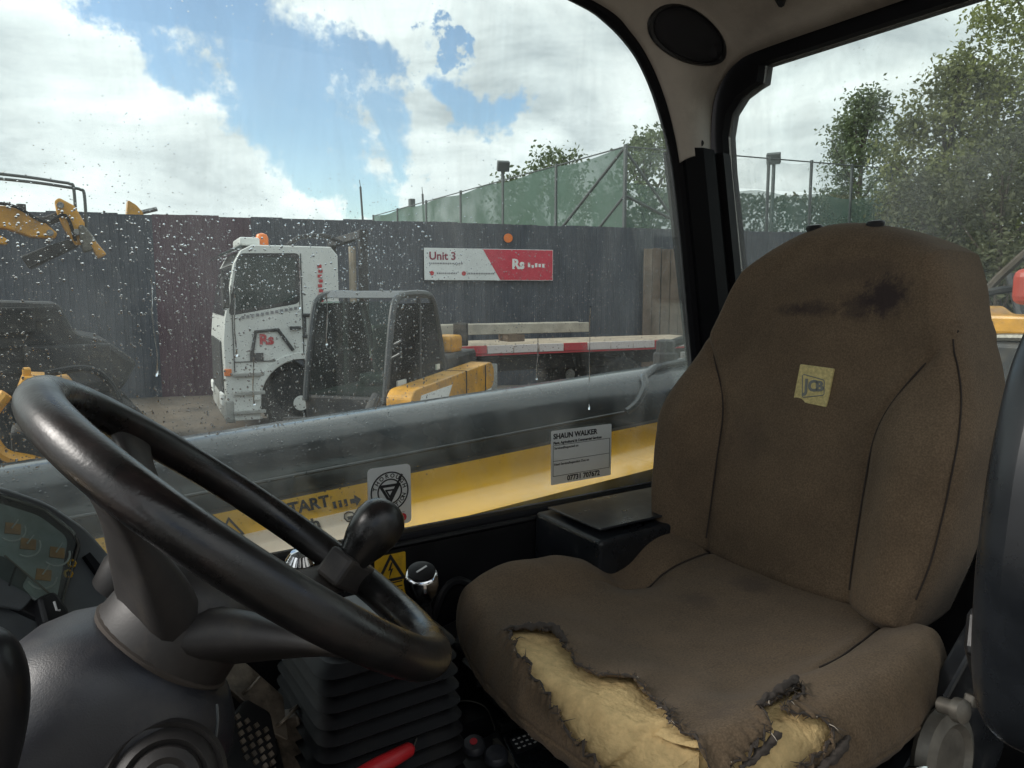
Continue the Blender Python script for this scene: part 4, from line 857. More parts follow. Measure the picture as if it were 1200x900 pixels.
def ringtext(txt, r, a0, a1, up_out, sz_):
    m = MB()
    for i, ch in enumerate(txt):
        a = lerp(a0, a1, i/(len(txt) - 1)); rd = GX*cos(a) + GZ*sin(a); tn = GX*sin(a) - GZ*cos(a)
        if not up_out: rd_, tn_ = -rd, -tn
        else: rd_, tn_ = rd, tn
        t_ = text_mb(ch, sz_, c2 + rd*r, tn_, rd_, GN, .0003, .0002); m.add(t_.v, t_.f)
    return m
ringtext('THOROUGH', .0237, rad(165), rad(15), True, .0085).build('lettering', M['ink'], s2)
ringtext('EXAMINATION', .0237, rad(200), rad(340), False, .0085).build('lettering', M['ink'], s2)
MB().lathe([(.006, 0), (.006, .0006)], (.440, YS - .0008, 1.760 + .010), (0, -1, 0), 16).build('red_dot', M['inkred'], s2)
MB().box((.418, YS - .0009, 1.760 + .018), (.05, .0003, .0008)).build('ruled_line', M['inkgrey'], s2)
s3 = thing('warning_sticker', 'yellow electrical hazard sticker with black triangle on the black panel below the window', 'sticker', (.407, .9505, 1.655))
MB().prism(rr([(-.024, 0), (.024, 0), (.024, .072), (-.024, .072)], .002), (.407, .9505, 1.655), GX, GZ, GN, .001).build('film', M['warn'], s3)
c3 = Vector((.407, .9492, 1.703))
triangle(c3, .034, GX, GZ, GN, s3, .13).build('hazard_triangle', M['ink'], s3)
MB().prism([(.001, .012), (-.004, .000), (.000, .001), (-.003, -.012), (.004, .003), (.000, .002), (.003, .012)], c3, GX, GZ, GN, .0006).build('lightning_bolt', M['ink'], s3)
q = MB()
for z in (1.684, 1.677, 1.670, 1.663): q.box((.407, .9493, z), (.036, .0004, .0018))
q.box((.407, .9493, 1.6885), (.046, .0004, .001)); q.build('small_print', M['ink'], s3)

# ================================================================== DRIVER SEAT: shape functions
SX0, SX1, SY0, SY1 = .395, .880, .345, .850
def _ss(a, b, x):
    t = max(0., min(1., (x - a)/(b - a))); return t*t*(3 - 2*t)
def _wob(x, y, z=0.): return (math.sin(x*3.1 + 1.7*math.sin(y*2.3 + z)) + math.sin(y*4.3 + 1.3*math.sin(x*3.7 + 2*z)) + .5*math.sin((x + y)*7.1 + z))/2.5
def seam_far(x): return .742 + .020*_ss(.72, .60, x)
def seam_near(x): return .462 - .030*_ss(.86, .66, x)
def cush_top(x, y):
    yc = .60; d = abs(y - yc)
    z = 1.708 + .006*(x - .6)
    z -= .014*math.exp(-((x - .64)/.16)**2 - ((y - yc)/.15)**2)           # sat-in hollow
    z += .019*_ss(.13, .20, d)*_ss(.40, .55, x)                            # side bolsters
    z += .012*_ss(.58, .44, x)                                             # thigh roll
    z -= .034*math.exp(-((x - .700)/.050)**2)*_ss(.70, .80, y)             # slumped far bolster
    z += .004*math.exp(-((x - .80)/.055)**2)*_ss(.71, .78, y)
    z += .010*math.exp(-((x - .50)/.08)**2)*_ss(.70, .80, y)
    z -= .010*math.exp(-((x - .70)/.05)**2 - ((y - .735)/.05)**2)
    # drag wrinkles running from the tear back over the cushion
    w = (y - .44) - (x - .47)*.55
    z += .0030*math.sin(w*80 + 2.0*math.sin(x*19 + y*9))*math.exp(-((x - .49)/.07)**2 - ((y - .47)/.09)**2)
    z += .0025*math.sin((x - y*.35)*120)*math.exp(-((x - .70)/.04)**2 - ((y - .76)/.04)**2)
    z += .0012*_wob(x*12, y*12, .3)
    for sy in (seam_far(x), seam_near(x)):
        z -= .0060*math.exp(-((y - sy)/.006)**2)*_ss(.60, .70, x)
    return z
def cush(a, b):
    """a: -1 front .. 1 rear, b: -1 near .. 1 far; the outer quarter rolls over the edge and down the skirt"""
    rho = max(abs(a), abs(b), 1e-6)
    if rho < .72: g = rho/.72*.86; drop = 0.; t = 0.
    else:
        t = (rho - .72)/.28
        if t < .45: th = t/.45*math.pi/2; g = .86 + .14*math.sin(th); drop = .052*(1 - math.cos(th))
        else: u = (t - .45)/.55; g = 1.0 - .07*u*u; drop = .052 + .030*u
    aa, bb = a/rho*g, b/rho*g; k = .62
    px = aa*math.sqrt(1 - k*bb*bb/2); py = bb*math.sqrt(1 - k*aa*aa/2)
    sc = 1/math.sqrt(1 - k*.0)
    x = (SX0 + SX1)/2 + px*(SX1 - SX0)/2; y = (SY0 + SY1)/2 + py*(SY1 - SY0)/2
    z = cush_top(x, y) - drop
    if .43 < t < .60: 
        e = math.exp(-((t - .50)/.016)**2); z += 0; x += px*-.004*e; y += py*-.004*e
    n = .0016*_wob(a*9, b*9, 1.)*(1 if rho > .7 else 0)
    return (x + n, y + n, z)
# backrest: b 0 bottom .. 1 top, a -1 near .. 1 far
BH = .515; BYC = .630
def back_halfw(v): return .236 - .010*_ss(.25, 0, v) - .058*_ss(.42, .80, v) - .012*_ss(.75, 1, v)
def back(a, b):
    rho = max(abs(a), abs(b), 1e-6)
    if rho < .74: g = rho/.74*.88; dep = 0.; t = 0.
    else:
        t = (rho - .74)/.26
        if t < .45: th = t/.45*math.pi/2; g = .88 + .12*math.sin(th); dep = .040*(1 - math.cos(th))
        else: u = (t - .45)/.55; g = 1.0 - .03*u*u; dep = .040 + .085*u
    aa, bb = a/rho*g, b/rho*g; kt = (.80 if aa > 0 else 0.80 - .16*min(1., -aa*2)) if bb > 0 else .35
    pa = aa*math.sqrt(1 - kt*bb*bb/2*(bb if bb > 0 else 1)); pb = bb*math.sqrt(1 - kt*aa*aa/2)
    v = (pb + 1)/2; hw = back_halfw(v) + (.010*_ss(.42, .85, v) if pa < 0 else 0.)*min(1., -pa*1.5 if pa < 0 else 0.); yl = pa*hw
    # front relief
    d = abs(yl); f = -.042*_ss(.105, .185, d)*_ss(.0, .10, v + .05)*_ss(.66, .40, v)
    f += .016*math.exp(-((v - .30)/.22)**2)*math.exp(-(yl/.10)**2)*-1      # lumbar
    f += .012*_ss(.75, 1.0, v)
    f += .0010*_wob(yl*18, v*8, 2.)
    sm = back_seam(v)
    if sm is not None:
        f += .0055*math.exp(-((d - sm)/.006)**2)
    # seam between bolster front and side wall
    if v < .72: f += .0035*math.exp(-((t - .22)/.05)**2)
    z = 1.685 + v*BH
    x = .835 + .165*(v*BH) + .05*_ss(.6, 1, v)*0 + f + dep
    return (x, BYC + yl - .0*v, z)
def back_seam(v):
    if v > .74: return None
    s = .118 + .068*_ss(.40, .735, v)**1.6
    return s
TEAR1 = [(-0.732, 0.289), (-0.623, 0.238), (-0.548, 0.172), (-0.598, 0.029), (-0.649, -0.105), (-0.632, -0.197), (-0.556, -0.289), (-0.598, -0.431), (-0.707, -0.623), (-0.741, -0.741), (-0.757, -0.80), (-0.83, -0.80), (-0.855, -0.665), (-0.841, -0.523), (-0.824, -0.389), (-0.799, -0.238), (-0.774, -0.063), (-0.757, 0.071), (-0.741, 0.155)]
TEAR2 = [(-0.439, -0.699), (-0.172, -0.64), (-0.222, -0.69), (-0.389, -0.724), (-0.289, -0.757), (-0.247, -0.782), (-0.322, -0.80), (-0.481, -0.822), (-0.582, -0.826), (-0.70, -0.80), (-0.573, -0.774), (-0.481, -0.757)]
SO = Vector((.62, .60, 1.25))
STAINS = [(Vector((.905, .525, 2.098)) - SO, (.05, .036, .030), .85), (Vector((.902, .56, 2.085)) - SO, (.05, .03, .022), .55), (Vector((.899, .626, 2.080)) - SO, (.05, .04, .012), .6), (Vector((.898, .66, 2.078)) - SO, (.05, .03, .010), .4),
          (Vector((.80, .63, 1.70)) - SO, (.030, .030, .03), .35), (Vector((.71, .64, 1.70)) - SO, (.022, .026, .03), .25), (Vector((.44, .60, 1.68)) - SO, (.03, .06, .02), .25), (Vector((.50, .42, 1.70)) - SO, (.03, .02, .03), .35), (Vector((.87, .70, 1.88)) - SO, (.05, .05, .05), .2), (Vector((.92, .57, 2.13)) - SO, (.05, .07, .02), .25)]
M['fabric'] = fabric()
seat = thing('driver_seat', 'worn brown fabric driver seat with torn cushion showing yellow foam', 'seat', SO)
def jag(poly, amp, seed, sub=9):
    rnd = random.Random(seed); out = []
    for i in range(len(poly)):
        a, b = Vector(poly[i]), Vector(poly[(i + 1) % len(poly)]); d_ = b - a; nn = Vector((-d_.y, d_.x)).normalized(); m = max(3, int(d_.length/.018))
        for k in range(m): out.append(a.lerp(b, k/m) + nn*rnd.uniform(-amp, amp))
    return out
T1 = jag(TEAR1, .010, 1); T2 = jag(TEAR2, .007, 2)
def inside(p, poly):
    c = False; n = len(poly); x, y = p
    for i in range(n):
        x0, y0 = poly[i]; x1, y1 = poly[i - 1]
        if (y0 > y) != (y1 > y) and x < (x1 - x0)*(y - y0)/(y1 - y0) + x0: c = not c
    return c
def pdist(p, poly):
    return min((Vector((p[0] - q_.x, p[1] - q_.y)).length for q_ in poly), default=9)
def cnorm(a, b, h=.022):
    u = Vector(cush(min(a + h, 1), b)) - Vector(cush(max(a - h, -1), b)); v = Vector(cush(a, min(b + h, 1))) - Vector(cush(a, max(b - h, -1)))
    n = u.cross(v); return n.normalized() if n.length > 1e-12 else Vector((0, 0, 1))
NCU = 250; q = MB(); near = {}
for j in range(NCU):
    for i in range(NCU):
        a = -1 + 2*i/(NCU - 1); b = -1 + 2*j/(NCU - 1); p = Vector(cush(a, b))
        if a < -.1 and b < .36:
            dd = 9
            if -.92 < a < -.48 and -.88 < b < .36: dd = pdist((a, b), T1)
            if -.78 < a < -.12 and -.9 < b < -.58: dd = min(dd, pdist((a, b), T2))
            if dd < .07:
                nn = cnorm(a, b); k = exp(-(dd/.022)**2)
                p += nn*(k*(.0035 + .0035*_wob(a*40, b*40, 3.)))
        q.v.append(p)
def keep(i, j):
    a = -1 + 2*(i + .5)/(NCU - 1); b = -1 + 2*(j + .5)/(NCU - 1)
    if -.95 < a < -.1 and -.95 < b < .4 and (inside((a, b), T1) or inside((a, b), T2)): return False
    return True
q.f = [(j*NCU + i, j*NCU + i + 1, (j + 1)*NCU + i + 1, (j + 1)*NCU + i) for j in range(NCU - 1) for i in range(NCU - 1) if keep(i, j)]
cu = q.build('cushion', M['fabric'], seat, smooth='all')
md = cu.modifiers.new('t', 'SOLIDIFY'); md.thickness = .0022; md.offset = -1
def foam(poly, seed, nm):
    a0, a1 = min(p.x for p in poly) - .05, max(p.x for p in poly) + .05; b0, b1 = min(p.y for p in poly) - .05, max(p.y for p in poly) + .05
    def fn(u, v):
        a, b = lerp(a0, a1, u), lerp(b0, b1, v); nn = cnorm(a, b); p = Vector(cush(a, b))
        dp = .0075 + .0028*noise.noise(Vector((a*9, b*9, seed))) + .0014*noise.noise(Vector((a*34, b*34, seed))) + .0007*noise.noise(Vector((a*110, b*110, seed)))
        if nm == 'far':                                             # broken-off slab near the front lip
            e_ = (b + .50) + .55*(a + .76) + .05*noise.noise(Vector((a*14, b*14, 7)))
            dp += .009*sstep(.01, -.06, e_)
        return p - nn*dp
    return MB().grid(fn, 90, 110).build('foam', M['foam'], cu, smooth='all')
foam(T1, 3.3, 'far'); foam(T2, 8.1, 'near')
# frayed edges and loose threads round the tears
def fray(poly, seed, nthread):
    rnd = random.Random(seed); q = MB(); pale = MB(); pts = []
    for p in poly:
        nn = cnorm(p.x, p.y); pts.append(Vector(cush(p.x, p.y)) + nn*.0030)
    q.tube([p + Vector((rnd.uniform(-1, 1), rnd.uniform(-1, 1), rnd.uniform(-1, 1)))*.0012 for p in pts], [rnd.uniform(.0004, .0022) for _ in pts], 6, True)
    for k in range(nthread):
        i = rnd.randrange(len(poly)); nn = cnorm(poly[i].x, poly[i].y); d_ = Vector((rnd.gauss(0, 1), rnd.gauss(0, 1), rnd.gauss(0, .5))); d_ = (d_ - nn*d_.dot(nn)*.6).normalized(); L_ = rnd.uniform(.002, .012)
        a = pts[i]; q_ = pale if rnd.random() < .07 else q
        q_.tube([a, a + d_*L_*.5 + nn*rnd.uniform(.0005, .004), a + d_*L_ + nn*rnd.uniform(-.002, .005)], [rnd.uniform(.0003, .0007), .0004, .00015], 4)
    o = q.build('frayed_edge', M['thread'], cu, smooth=True); o['kind'] = 'stuff'
    o = pale.build('pale_threads', M['threadpale'], cu, smooth=True); o['kind'] = 'stuff'
fray(T1, 5, 200); fray(T2, 6, 150)
# curled flap of cloth on the near tear, rolled scrap on the far one
def roll(path, rads, nm):
    q = MB(); q.tube(catmull(path, 6), rads, 9); o = q.build(nm, M['thread'], cu, smooth='all')
    tx = bpy.data.textures.get('crumple') or bpy.data.textures.new('crumple', 'CLOUDS'); tx.noise_scale = .006
    m = o.modifiers.new('s', 'SUBSURF'); m.levels = m.render_levels = 1
    m = o.modifiers.new('d', 'DISPLACE'); m.texture = tx; m.strength = .009; m.texture_coords = 'LOCAL'; return o
def cp(a, b, h): return Vector(cush(a, b)) + cnorm(a, b)*h
roll([cp(-.45, -.695, .003), cp(-.36, -.672, .007), cp(-.26, -.655, .009), cp(-.165, -.637, .008)], [.001, .002, .0025, .003, .003, .0035, .003, .003, .004, .0035, .0035, .004, .0035, .0035, .0045, .004, .004, .003, .0015], 'curled_flap')
roll([cp(-.70, .27, .003), cp(-.62, .235, .004), cp(-.555, .175, .005), cp(-.585, .05, .003)], [.002, .003, .003, .0035, .004, .0045, .0045, .005, .005, .005, .0055, .005, .005, .0045, .004, .004, .003, .002, .001], 'curled_flap')
roll([cp(-.46, -.765, .002), cp(-.56, -.785, .003), cp(-.66, -.80, .003)], [.002, .003, .004, .004, .004, .003, .004, .004, .003, .003, .003, .002, .001], 'curled_flap')
roll([cp(-.20, -.80, .003), cp(-.30, -.815, .004), cp(-.40, -.832, .003)], [.001, .003, .004, .005, .005, .005, .004, .004, .004, .003, .003, .002, .001], 'curled_flap')
# seams and skirt piping
def seamline(pts, r, parent, nm='seam', mt='seam'): return MB().tube(pts, r, 6).build(nm, M[mt], parent, smooth=True)
ring_ = []
for i in range(120):
    t = i/120*4; k = int(t); f = (t - k)*2 - 1; r_ = .72 + .28*.50
    a, b = [(-1, f), (f, 1), (1, -f), (-f, -1)][k]; a *= r_; b *= r_; ring_.append(Vector(cush(a, b)) - cnorm(a, b)*.0005)
MB().tube(ring_, .0022, 6, True).build('piping', M['fabric'], cu, smooth=True)
for fnc in (seam_far, seam_near):
    pts = [Vector((x, fnc(x), cush_top(x, fnc(x)) + .0012)) for x in [lerp(.865, .665, i/30) for i in range(31)]]; seamline(pts, .0012, cu)
# ---- backrest
NB = 200; q = MB()
for j in range(NB):
    for i in range(NB): q.v.append(Vector(back(-1 + 2*i/(NB - 1), -1 + 2*j/(NB - 1))))
q.f = [(j*NB + i, j*NB + i + 1, (j + 1)*NB + i + 1, (j + 1)*NB + i) for j in range(NB - 1) for i in range(NB - 1)]
bk = q.build('backrest', M['fabric'], seat, smooth='all')
def bfind(sgn, v):
    """point on the backrest front at the seam for height v"""
    s_ = back_seam(v); best = None
    for j in range(NB):
        for i in range(0, NB):
            p = q.v[j*NB + i]
            if abs((p.z - 1.685)/BH - v) < .006:
                e_ = abs((p.y - BYC)*sgn - s_)
                aa = max(abs(-1 + 2*i/(NB - 1)), abs(-1 + 2*j/(NB - 1)))
                if aa < .86 and (best is None or e_ < best[0]): best = (e_, p)
    return best[1] + Vector((-.0006, 0, 0))
for sgn in (-1, 1):
    sp_ = [bfind(sgn, lerp(.09, .725, i/15)) for i in range(16)]
    for _ in range(2): sp_ = [sp_[0]] + [(sp_[i - 1] + sp_[i]*2 + sp_[i + 1])/4 for i in range(1, 15)] + [sp_[15]]
    seamline(catmull([p + Vector((-.0006, 0, 0)) for p in sp_], 4), .0013, bk)
for sgn in (-1, 1):
    seamline(catmull([Vector(back(sgn*(.74 + .26*.24), lerp(-.66, .40, i/20))) + Vector((-.0004, sgn*.0006, 0)) for i in range(21)], 3), .0011, bk)
# rear shell
def shell(u, v):
    m_ = max(abs(2*u - 1), abs(2*v - 1)); p = Vector(back(2*u - 1, 2*v - 1)); p.y = BYC + (p.y - BYC)*.95; p.z = 1.93 + (p.z - 1.93)*.965
    p.x = .835 + .165*(p.z - 1.685) + .085 + .045*(1 - m_**4); return p
MB().grid(shell, 40, 40).build('back_shell', M['blackplastic'], seat, smooth='all')
# gold patch
def bpt(y, z):
    best = min((p for p in q.v if p.x < .93), key=lambda p: (p.y - y)**2 + (p.z - z)**2); return best
pc = bpt(.603, 1.978); by_ = Vector((0, -1, 0)); bz_ = Vector((.178, 0, 1)).normalized(); bn_ = Vector((-1, 0, .178)).normalized()
po = pc + bn_*.0015
pt = MB().prism(rr([(-.0265, -.0245), (.0245, -.0275), (.0265, .0245), (-.0245, .0265)], .002), po - bn_*.003, by_, bz_, bn_, .0038).build('logo_patch', M['patch'], bk, bevel=.0006)
pf = po + bn_*.0009
fr_ = [(-.018, .013), (.016, .008), (.019, -.012), (-.013, -.019)]
fp = [pf + by_*a + bz_*b for a, b in fr_]
MB().tube([p for i in range(4) for p in (fp[i].lerp(fp[(i + 1) % 4], .06), fp[i].lerp(fp[(i + 1) % 4], .94))], .0007, 5, True).build('logo_frame', M['patchink'], pt)
q2 = MB()
for ch, cx_, hs in (('J', -.0095, 1.15), ('C', .0005, 1.0), ('B', .0105, .9)):
    t_ = text_mb(ch, .0205, pf + by_*cx_ + bz_*(-.0022 + cx_*.06), by_ + bz_*.10, (bz_*hs - by_*.12), bn_, .0006, .0009); q2.add(t_.v, t_.f)
q2.build('logo_lettering', M['patchink'], pt)
# head-end plugs
for y, z, x in ((.668, 2.1955, .958), (.578, 2.1945, .962)):
    MB().lathe([(.010, -.012), (.012, .001), (.010, .004), (.004, .005)], (x, y, z), (-.1, 0, 1), 16).build('headrest_plug', M['blackplastic'], bk, smooth=True)
# seat pan, suspension, adjusters
MB().prism(rr([(-.175, -.20), (.225, -.20), (.225, .20), (-.175, .20)], .07), (.645, .598, 1.55), (1, 0, 0), (0, 1, 0), (0, 0, 1), .075).build('seat_pan', M['blackplastic'], seat, bevel=.012)
sus = []
for k in range(13):
    z = 1.245 + k*.025; e_ = .0 if k % 2 else .018
    sus.append([Vector((.64 + x*(.19 + e_), .60 + y*(.17 + e_), z)) for x, y in rr([(-1, -1), (1, -1), (1, 1), (-1, 1)], .25, 3)])
MB().loft(sus).build('suspension_bellows', M['rubber'], seat, smooth=True, ang=30)
for y in (.43, .77): MB().box((.66, y, 1.535), (.40, .03, .02)).build('slide_rail', M['steel'], seat, bevel=.003)
MB().tube(catmull([(.478, .800, 1.575), (.470, .77, 1.577), (.468, .70, 1.578), (.466, .60, 1.578), (.464, .50, 1.578), (.462, .42, 1.570)], 6), .0065, 10).build('slide_bar', M['steel'], seat, smooth=True)
MB().tube([(.47, .785, 1.577), (.55, .785, 1.56)], .006, 8).build('slide_bar_arm', M['steel'], seat, smooth=True)
# side hardware on the near flank
MB().prism(rr([(.60, 1.55), (.90, 1.55), (.96, 1.70), (.93, 1.80), (.86, 1.76), (.74, 1.665)], .03), (0, .352, 0), (1, 0, 0), (0, 0, 1), (0, 1, 0), .02).build('recline_bracket', M['blacksheet'], seat, bevel=.004)
MB().lathe([(.046, 0), (.050, .006), (.047, .016), (.036, .020), (.030, .015), (.006, .016)], (.745, .350, 1.632), (0, -1, .12), 30).build('recline_knob', M['alu'], seat, smooth=True)
MB().lathe([(.008, 0), (.008, .014), (.012, .016), (.012, .024), (.006, .027)], (.738, .345, 1.690), (-.1, -1, .2), 16).build('belt_anchor', M['alu'], seat, smooth=True)
MB().box((.768, .326, 1.694), (.034, .010, .012), M=Matrix.Rotation(rad(20), 3, 'Y')).build('latch_tab', M['alu'], seat, bevel=.002)
MB().lathe([(.006, -.04), (.008, -.012), (.020, -.008), (.024, .006), (.018, .020), (.006, .026)], (.655, .316, 1.642), (-.2, -.5, .8), 24).build('height_knob', M['chrome'], seat, smooth=True)
# folded-up armrest
AR = [(.520, 2.10), (.490, 2.06), (.4725, 2.00), (.466, 1.93), (.470, 1.865), (.485, 1.825), (.52, 1.803), (.60, 1.80), (.625, 1.84), (.63, 2.05), (.60, 2.11)]
MB().prism(rr(AR, .02, 3), (0, .150, 0), (1, 0, 0), (0, 0, 1), (0, 1, 0), .062).build('armrest', M['blacksheet'], seat, smooth=True, bevel=.022, seg=5, ang=60)
MB().beam((.60, .25, 1.84), (.80, .33, 1.72), .03, .04).build('armrest_arm', M['blackplastic'], seat, bevel=.008)
SPOKES = (35, 125, 215, 305); KNOBDEG = 301

# ================================================================== STEERING
AL, PS = rad(50.2), rad(-3.4); WC = Vector((.133, .585, 1.9165)); WR = .175
wa = Vector((cos(AL)*cos(PS), cos(AL)*sin(PS), sin(AL))); we1 = Vector((0, 0, 1)).cross(wa).normalized(); we2 = wa.cross(we1)
def wp(r, deg, h): return WC + (we1*cos(rad(deg)) + we2*sin(rad(deg)))*r + wa*h
sw_ = thing('steering_wheel', 'worn black four-spoke steering wheel with a spinner knob', 'steering wheel', WC - wa*.08)
MB().tube([wp(WR, 360*i/96, 0) for i in range(96)], .0155, 18, True).build('rim', M['wheelrim'], sw_, smooth=True)
hb = MB().lathe([(.050, -.118), (.054, -.105), (.052, -.075), (.046, -.055), (.036, -.044), (.004, -.040)], WC, wa, 32).build('hub', M['wheelhub'], sw_, smooth=True, ang=50)
MB().lathe([(.030, -.045), (.030, -.038), (.026, -.035), (.002, -.034)], WC, wa, 28).build('hub_cap', M['blackplastic'], hb, smooth=True)
for dg in SPOKES:
    rings = []
    for t in [i/9 for i in range(10)]:
        r_ = lerp(.030, WR - .004, t); h = lerp(-.080, -.004, t**.85 if t > 0 else 0); w = lerp(.037, .019, sstep(0, .8, t)) + .006*sstep(.85, 1, t); th_ = lerp(.020, .0065, sstep(0, .7, t))
        c = wp(r_, dg, h); rd = (wp(1, dg, 0) - WC); tn = wa.cross(rd).normalized(); sl = (rd + wa*.5).normalized(); up = sl.cross(tn).normalized()
        rings.append([c + tn*w*cos(a)*(abs(cos(a))**-.4 if abs(cos(a)) > .05 else 1) + up*th_*sin(a)*(abs(sin(a))**-.35 if abs(sin(a)) > .05 else 1) for a in [2*pi*k/16 for k in range(16)]])
    MB().loft(rings).build('spoke', M['wheelhub'], sw_, smooth=True, ang=60)
kb = wp(.145, KNOBDEG, -.010); ka = (wa + Vector((.22, .0, .22))).normalized()
kn = MB().lathe([(.013, -.006), (.0125, .004), (.0130, .014), (.0160, .026), (.0215, .040), (.0250, .054), (.0255, .064), (.0230, .075), (.0165, .083), (.008, .087), (.001, .088)], kb, ka, 28).build('spinner_knob', M['wheelrim'], sw_, smooth='all')
MB().beam(wp(.125, KNOBDEG, .0), wp(.180, KNOBDEG, .0), .030, .030, up=wa).build('knob_clamp', M['wheelhub'], sw_, bevel=.004)
# ---- column
co = thing('steering_column', 'bulky grey plastic steering column shroud below the steering wheel', 'steering column', WC - wa*.34)
rings = []
SHR = [(-.108, .054, .052), (-.112, .060, .058), (-.122, .071, .064), (-.140, .083, .070), (-.165, .090, .074), (-.20, .088, .076), (-.24, .080, .074), (-.29, .068, .066), (-.36, .055, .055), (-.46, .048, .048)]
for h, a_, b_ in SHR:
    c = WC + wa*h - we2*.004; rings.append([c + we2*a_*cos(t)*(abs(cos(t))**-.18 if abs(cos(t)) > .02 else 1) + we1*b_*sin(t)*(abs(sin(t))**-.18 if abs(sin(t)) > .02 else 1) for t in [2*pi*k/48 for k in range(48)]])
sh = MB().loft(rings).build('shroud', M['shroud'], co, smooth='all')
MB().lathe([(.053, -.112), (.0555, -.106), (.052, -.103), (.046, -.108)], WC, wa, 40).build('felt_gap', M['thread'], co, smooth=True)
ln = [WC + wa*h - we2*.004 + we2*a_*cos(t)*(abs(cos(t))**-.18) + we1*b_*sin(t)*(abs(sin(t))**-.18) for (h, a_, b_), t in zip(SHR[1:8], [rad(-128)]*7)]
MB().tube(catmull(ln, 5), .0011, 6).build('split_line', M['dash'], sh, smooth=True)
rc = onY(192, 918, .506); rn_ = (EYE - rc).normalized() + Vector((0, -.3, .1))
MB().lathe([(.041, -.04), (.040, .000), (.037, .004), (.034, .000), (.031, .006), (.027, .009), (.024, .005), (.022, .011), (.016, .014), (.012, .010), (.002, .010)], rc, rn_, 40).build('stalk_boot', M['wheelhub'], co, smooth=True, ang=30)
MB().add([onY(-60, 905, .60), onY(40, 835, .60), onY(105, 915, .60), onY(60, 990, .60), onY(-60, 905, .68), onY(40, 835, .68), onY(105, 915, .68), onY(60, 990, .68)], [(0, 1, 2, 3), (4, 7, 6, 5), (0, 4, 5, 1), (1, 5, 6, 2), (2, 6, 7, 3), (3, 7, 4, 0)]).build('column_bracket', M['dash'], co, bevel=.006)
# collar seen behind the hub
MB().lathe([(.020, 0), (.022, .02), (.018, .035)], onY(135, 690, .70), (.5, -.2, .8), 20).build('column_collar', M['wheelhub'], co, smooth=True)
# ---- stalk switch at the left
st = thing('stalk_switch', 'smooth black control stalk housing left of the column shroud', 'control stalk', onY(20, 860, .47))
c0 = onY(2, 812, .47)
rings = []
for t, a_, b_ in ((-.06, .012, .012), (-.035, .020, .018), (-.01, .026, .022), (.012, .027, .023), (.028, .023, .021), (.037, .015, .015), (.040, .005, .005)):
    rings.append([c0 + Vector((-.012, 0, t)) + Vector((1, -.4, 0)).normalized()*a_*cos(k*2*pi/24) + Vector((.4, 1, 0)).normalized()*b_*sin(k*2*pi/24) for k in range(24)])
MB().loft(rings).build('stalk_housing', M['blackplastic'], st, smooth='all', sub=2)
MB().tube([c0 + Vector((-.02, .02, -.05)), c0 + Vector((-.06, .10, -.10))], .012, 10).build('stalk_stem', M['blackplastic'], st, smooth=True)

# ================================================================== INSTRUMENT POD
dp0 = onY(40, 660, .76); dn_ = Vector((.50, -.66, .56)).normalized()
def dpt(x, y, h=0.): return onplane(x, y, dp0, dn_) + dn_*h
ds = thing('instrument_pod', 'grey instrument pod with scratched gauge lens and yellow icons beside the column', 'instrument panel', (-.05, .80, 1.45))
def dpoly(pts, h0, h1, nm, mt, parent=ds, **k):
    n = len(pts); q = MB().add([dpt(x, y, h0) for x, y in pts] + [dpt(x, y, h1) for x, y in pts], [tuple(range(n)), tuple(range(2*n - 1, n - 1, -1))] + [(i, (i + 1) % n, n + (i + 1) % n, n + i) for i in range(n)])
    return q.build(nm, M[mt], parent, **k)
out_ = rr([(-130, 545), (10, 567), (60, 585), (105, 615), (141, 657), (128, 720), (70, 790), (-130, 830)], 14)
pod = dpoly(out_, -.16, -.004, 'pod_body', 'dash', smooth=True, bevel=.006, seg=3, ang=50)
dpoly(rr([(-130, 558), (2, 578), (50, 594), (88, 622), (96, 640), (64, 735), (20, 715), (-130, 640)], 10), -.006, .0015, 'bezel', 'blackplastic', bevel=.002)
dpoly(rr([(-130, 575), (0, 592), (44, 606), (78, 632), (62, 716), (40, 705), (-130, 620)], 10), -.004, .003, 'dial_face', 'dashface')
dpoly(rr([(-130, 632), (0, 655), (30, 676), (22, 690), (34, 704), (22, 718), (-130, 690)], 4), .002, .006, 'switch_panel', 'dash', bevel=.001)
q = MB()
q.tube([dpt(-40, 560, .003), dpt(4, 584, .003), dpt(50, 599, .003), dpt(84, 626, .003), dpt(90, 640, .003), dpt(66, 722, .003)], .0012, 6); q.build('chrome_trim', M['alu'], ds, smooth=True)
MB().tube([dpt(0, 655, .007), dpt(56, 702, .007)], .0008, 6).build('lens_edge', M['alu'], ds)
for cx_, cy_, r_, a0 in ((46, 676, .013, 3.6), (62, 650, .013, 3.9), (28, 640, .012, 4.1), (10, 622, .012, 4.0)):
    c = dpt(cx_, cy_, .004); eu = (dpt(cx_ + 10, cy_, .004) - c).normalized(); ev = dn_.cross(eu)
    gd = MB().tube([c + (eu*cos(a) + ev*sin(a))*r_ for a in [a0 + i*.28 for i in range(10)]], .0009, 5).build('gauge_scale', M['white'], ds)
    MB().prism([(-.006, -.0045), (.007, -.006), (.0085, .004), (-.004, .006)], c, eu, ev, dn_, .0008).build('gauge_icon', M['needle'], gd)
    MB().beam(c + dn_*.001, c + (eu*.6 + ev*.8)*r_*.9 + dn_*.001, .0008, .0012).build('gauge_needle', M['white'], gd)
for cx_, cy_ in ((82, 662), (78, 674)):
    c = dpt(cx_, cy_, .003); eu = (dpt(cx_ + 10, cy_, .003) - c).normalized(); ev = dn_.cross(eu)
    MB().tube([c + (eu*cos(a) + ev*sin(a))*.0035 for a in [i*.785 for i in range(8)]], .0011, 5, True).build('yellow_icon', M['warn'], ds)
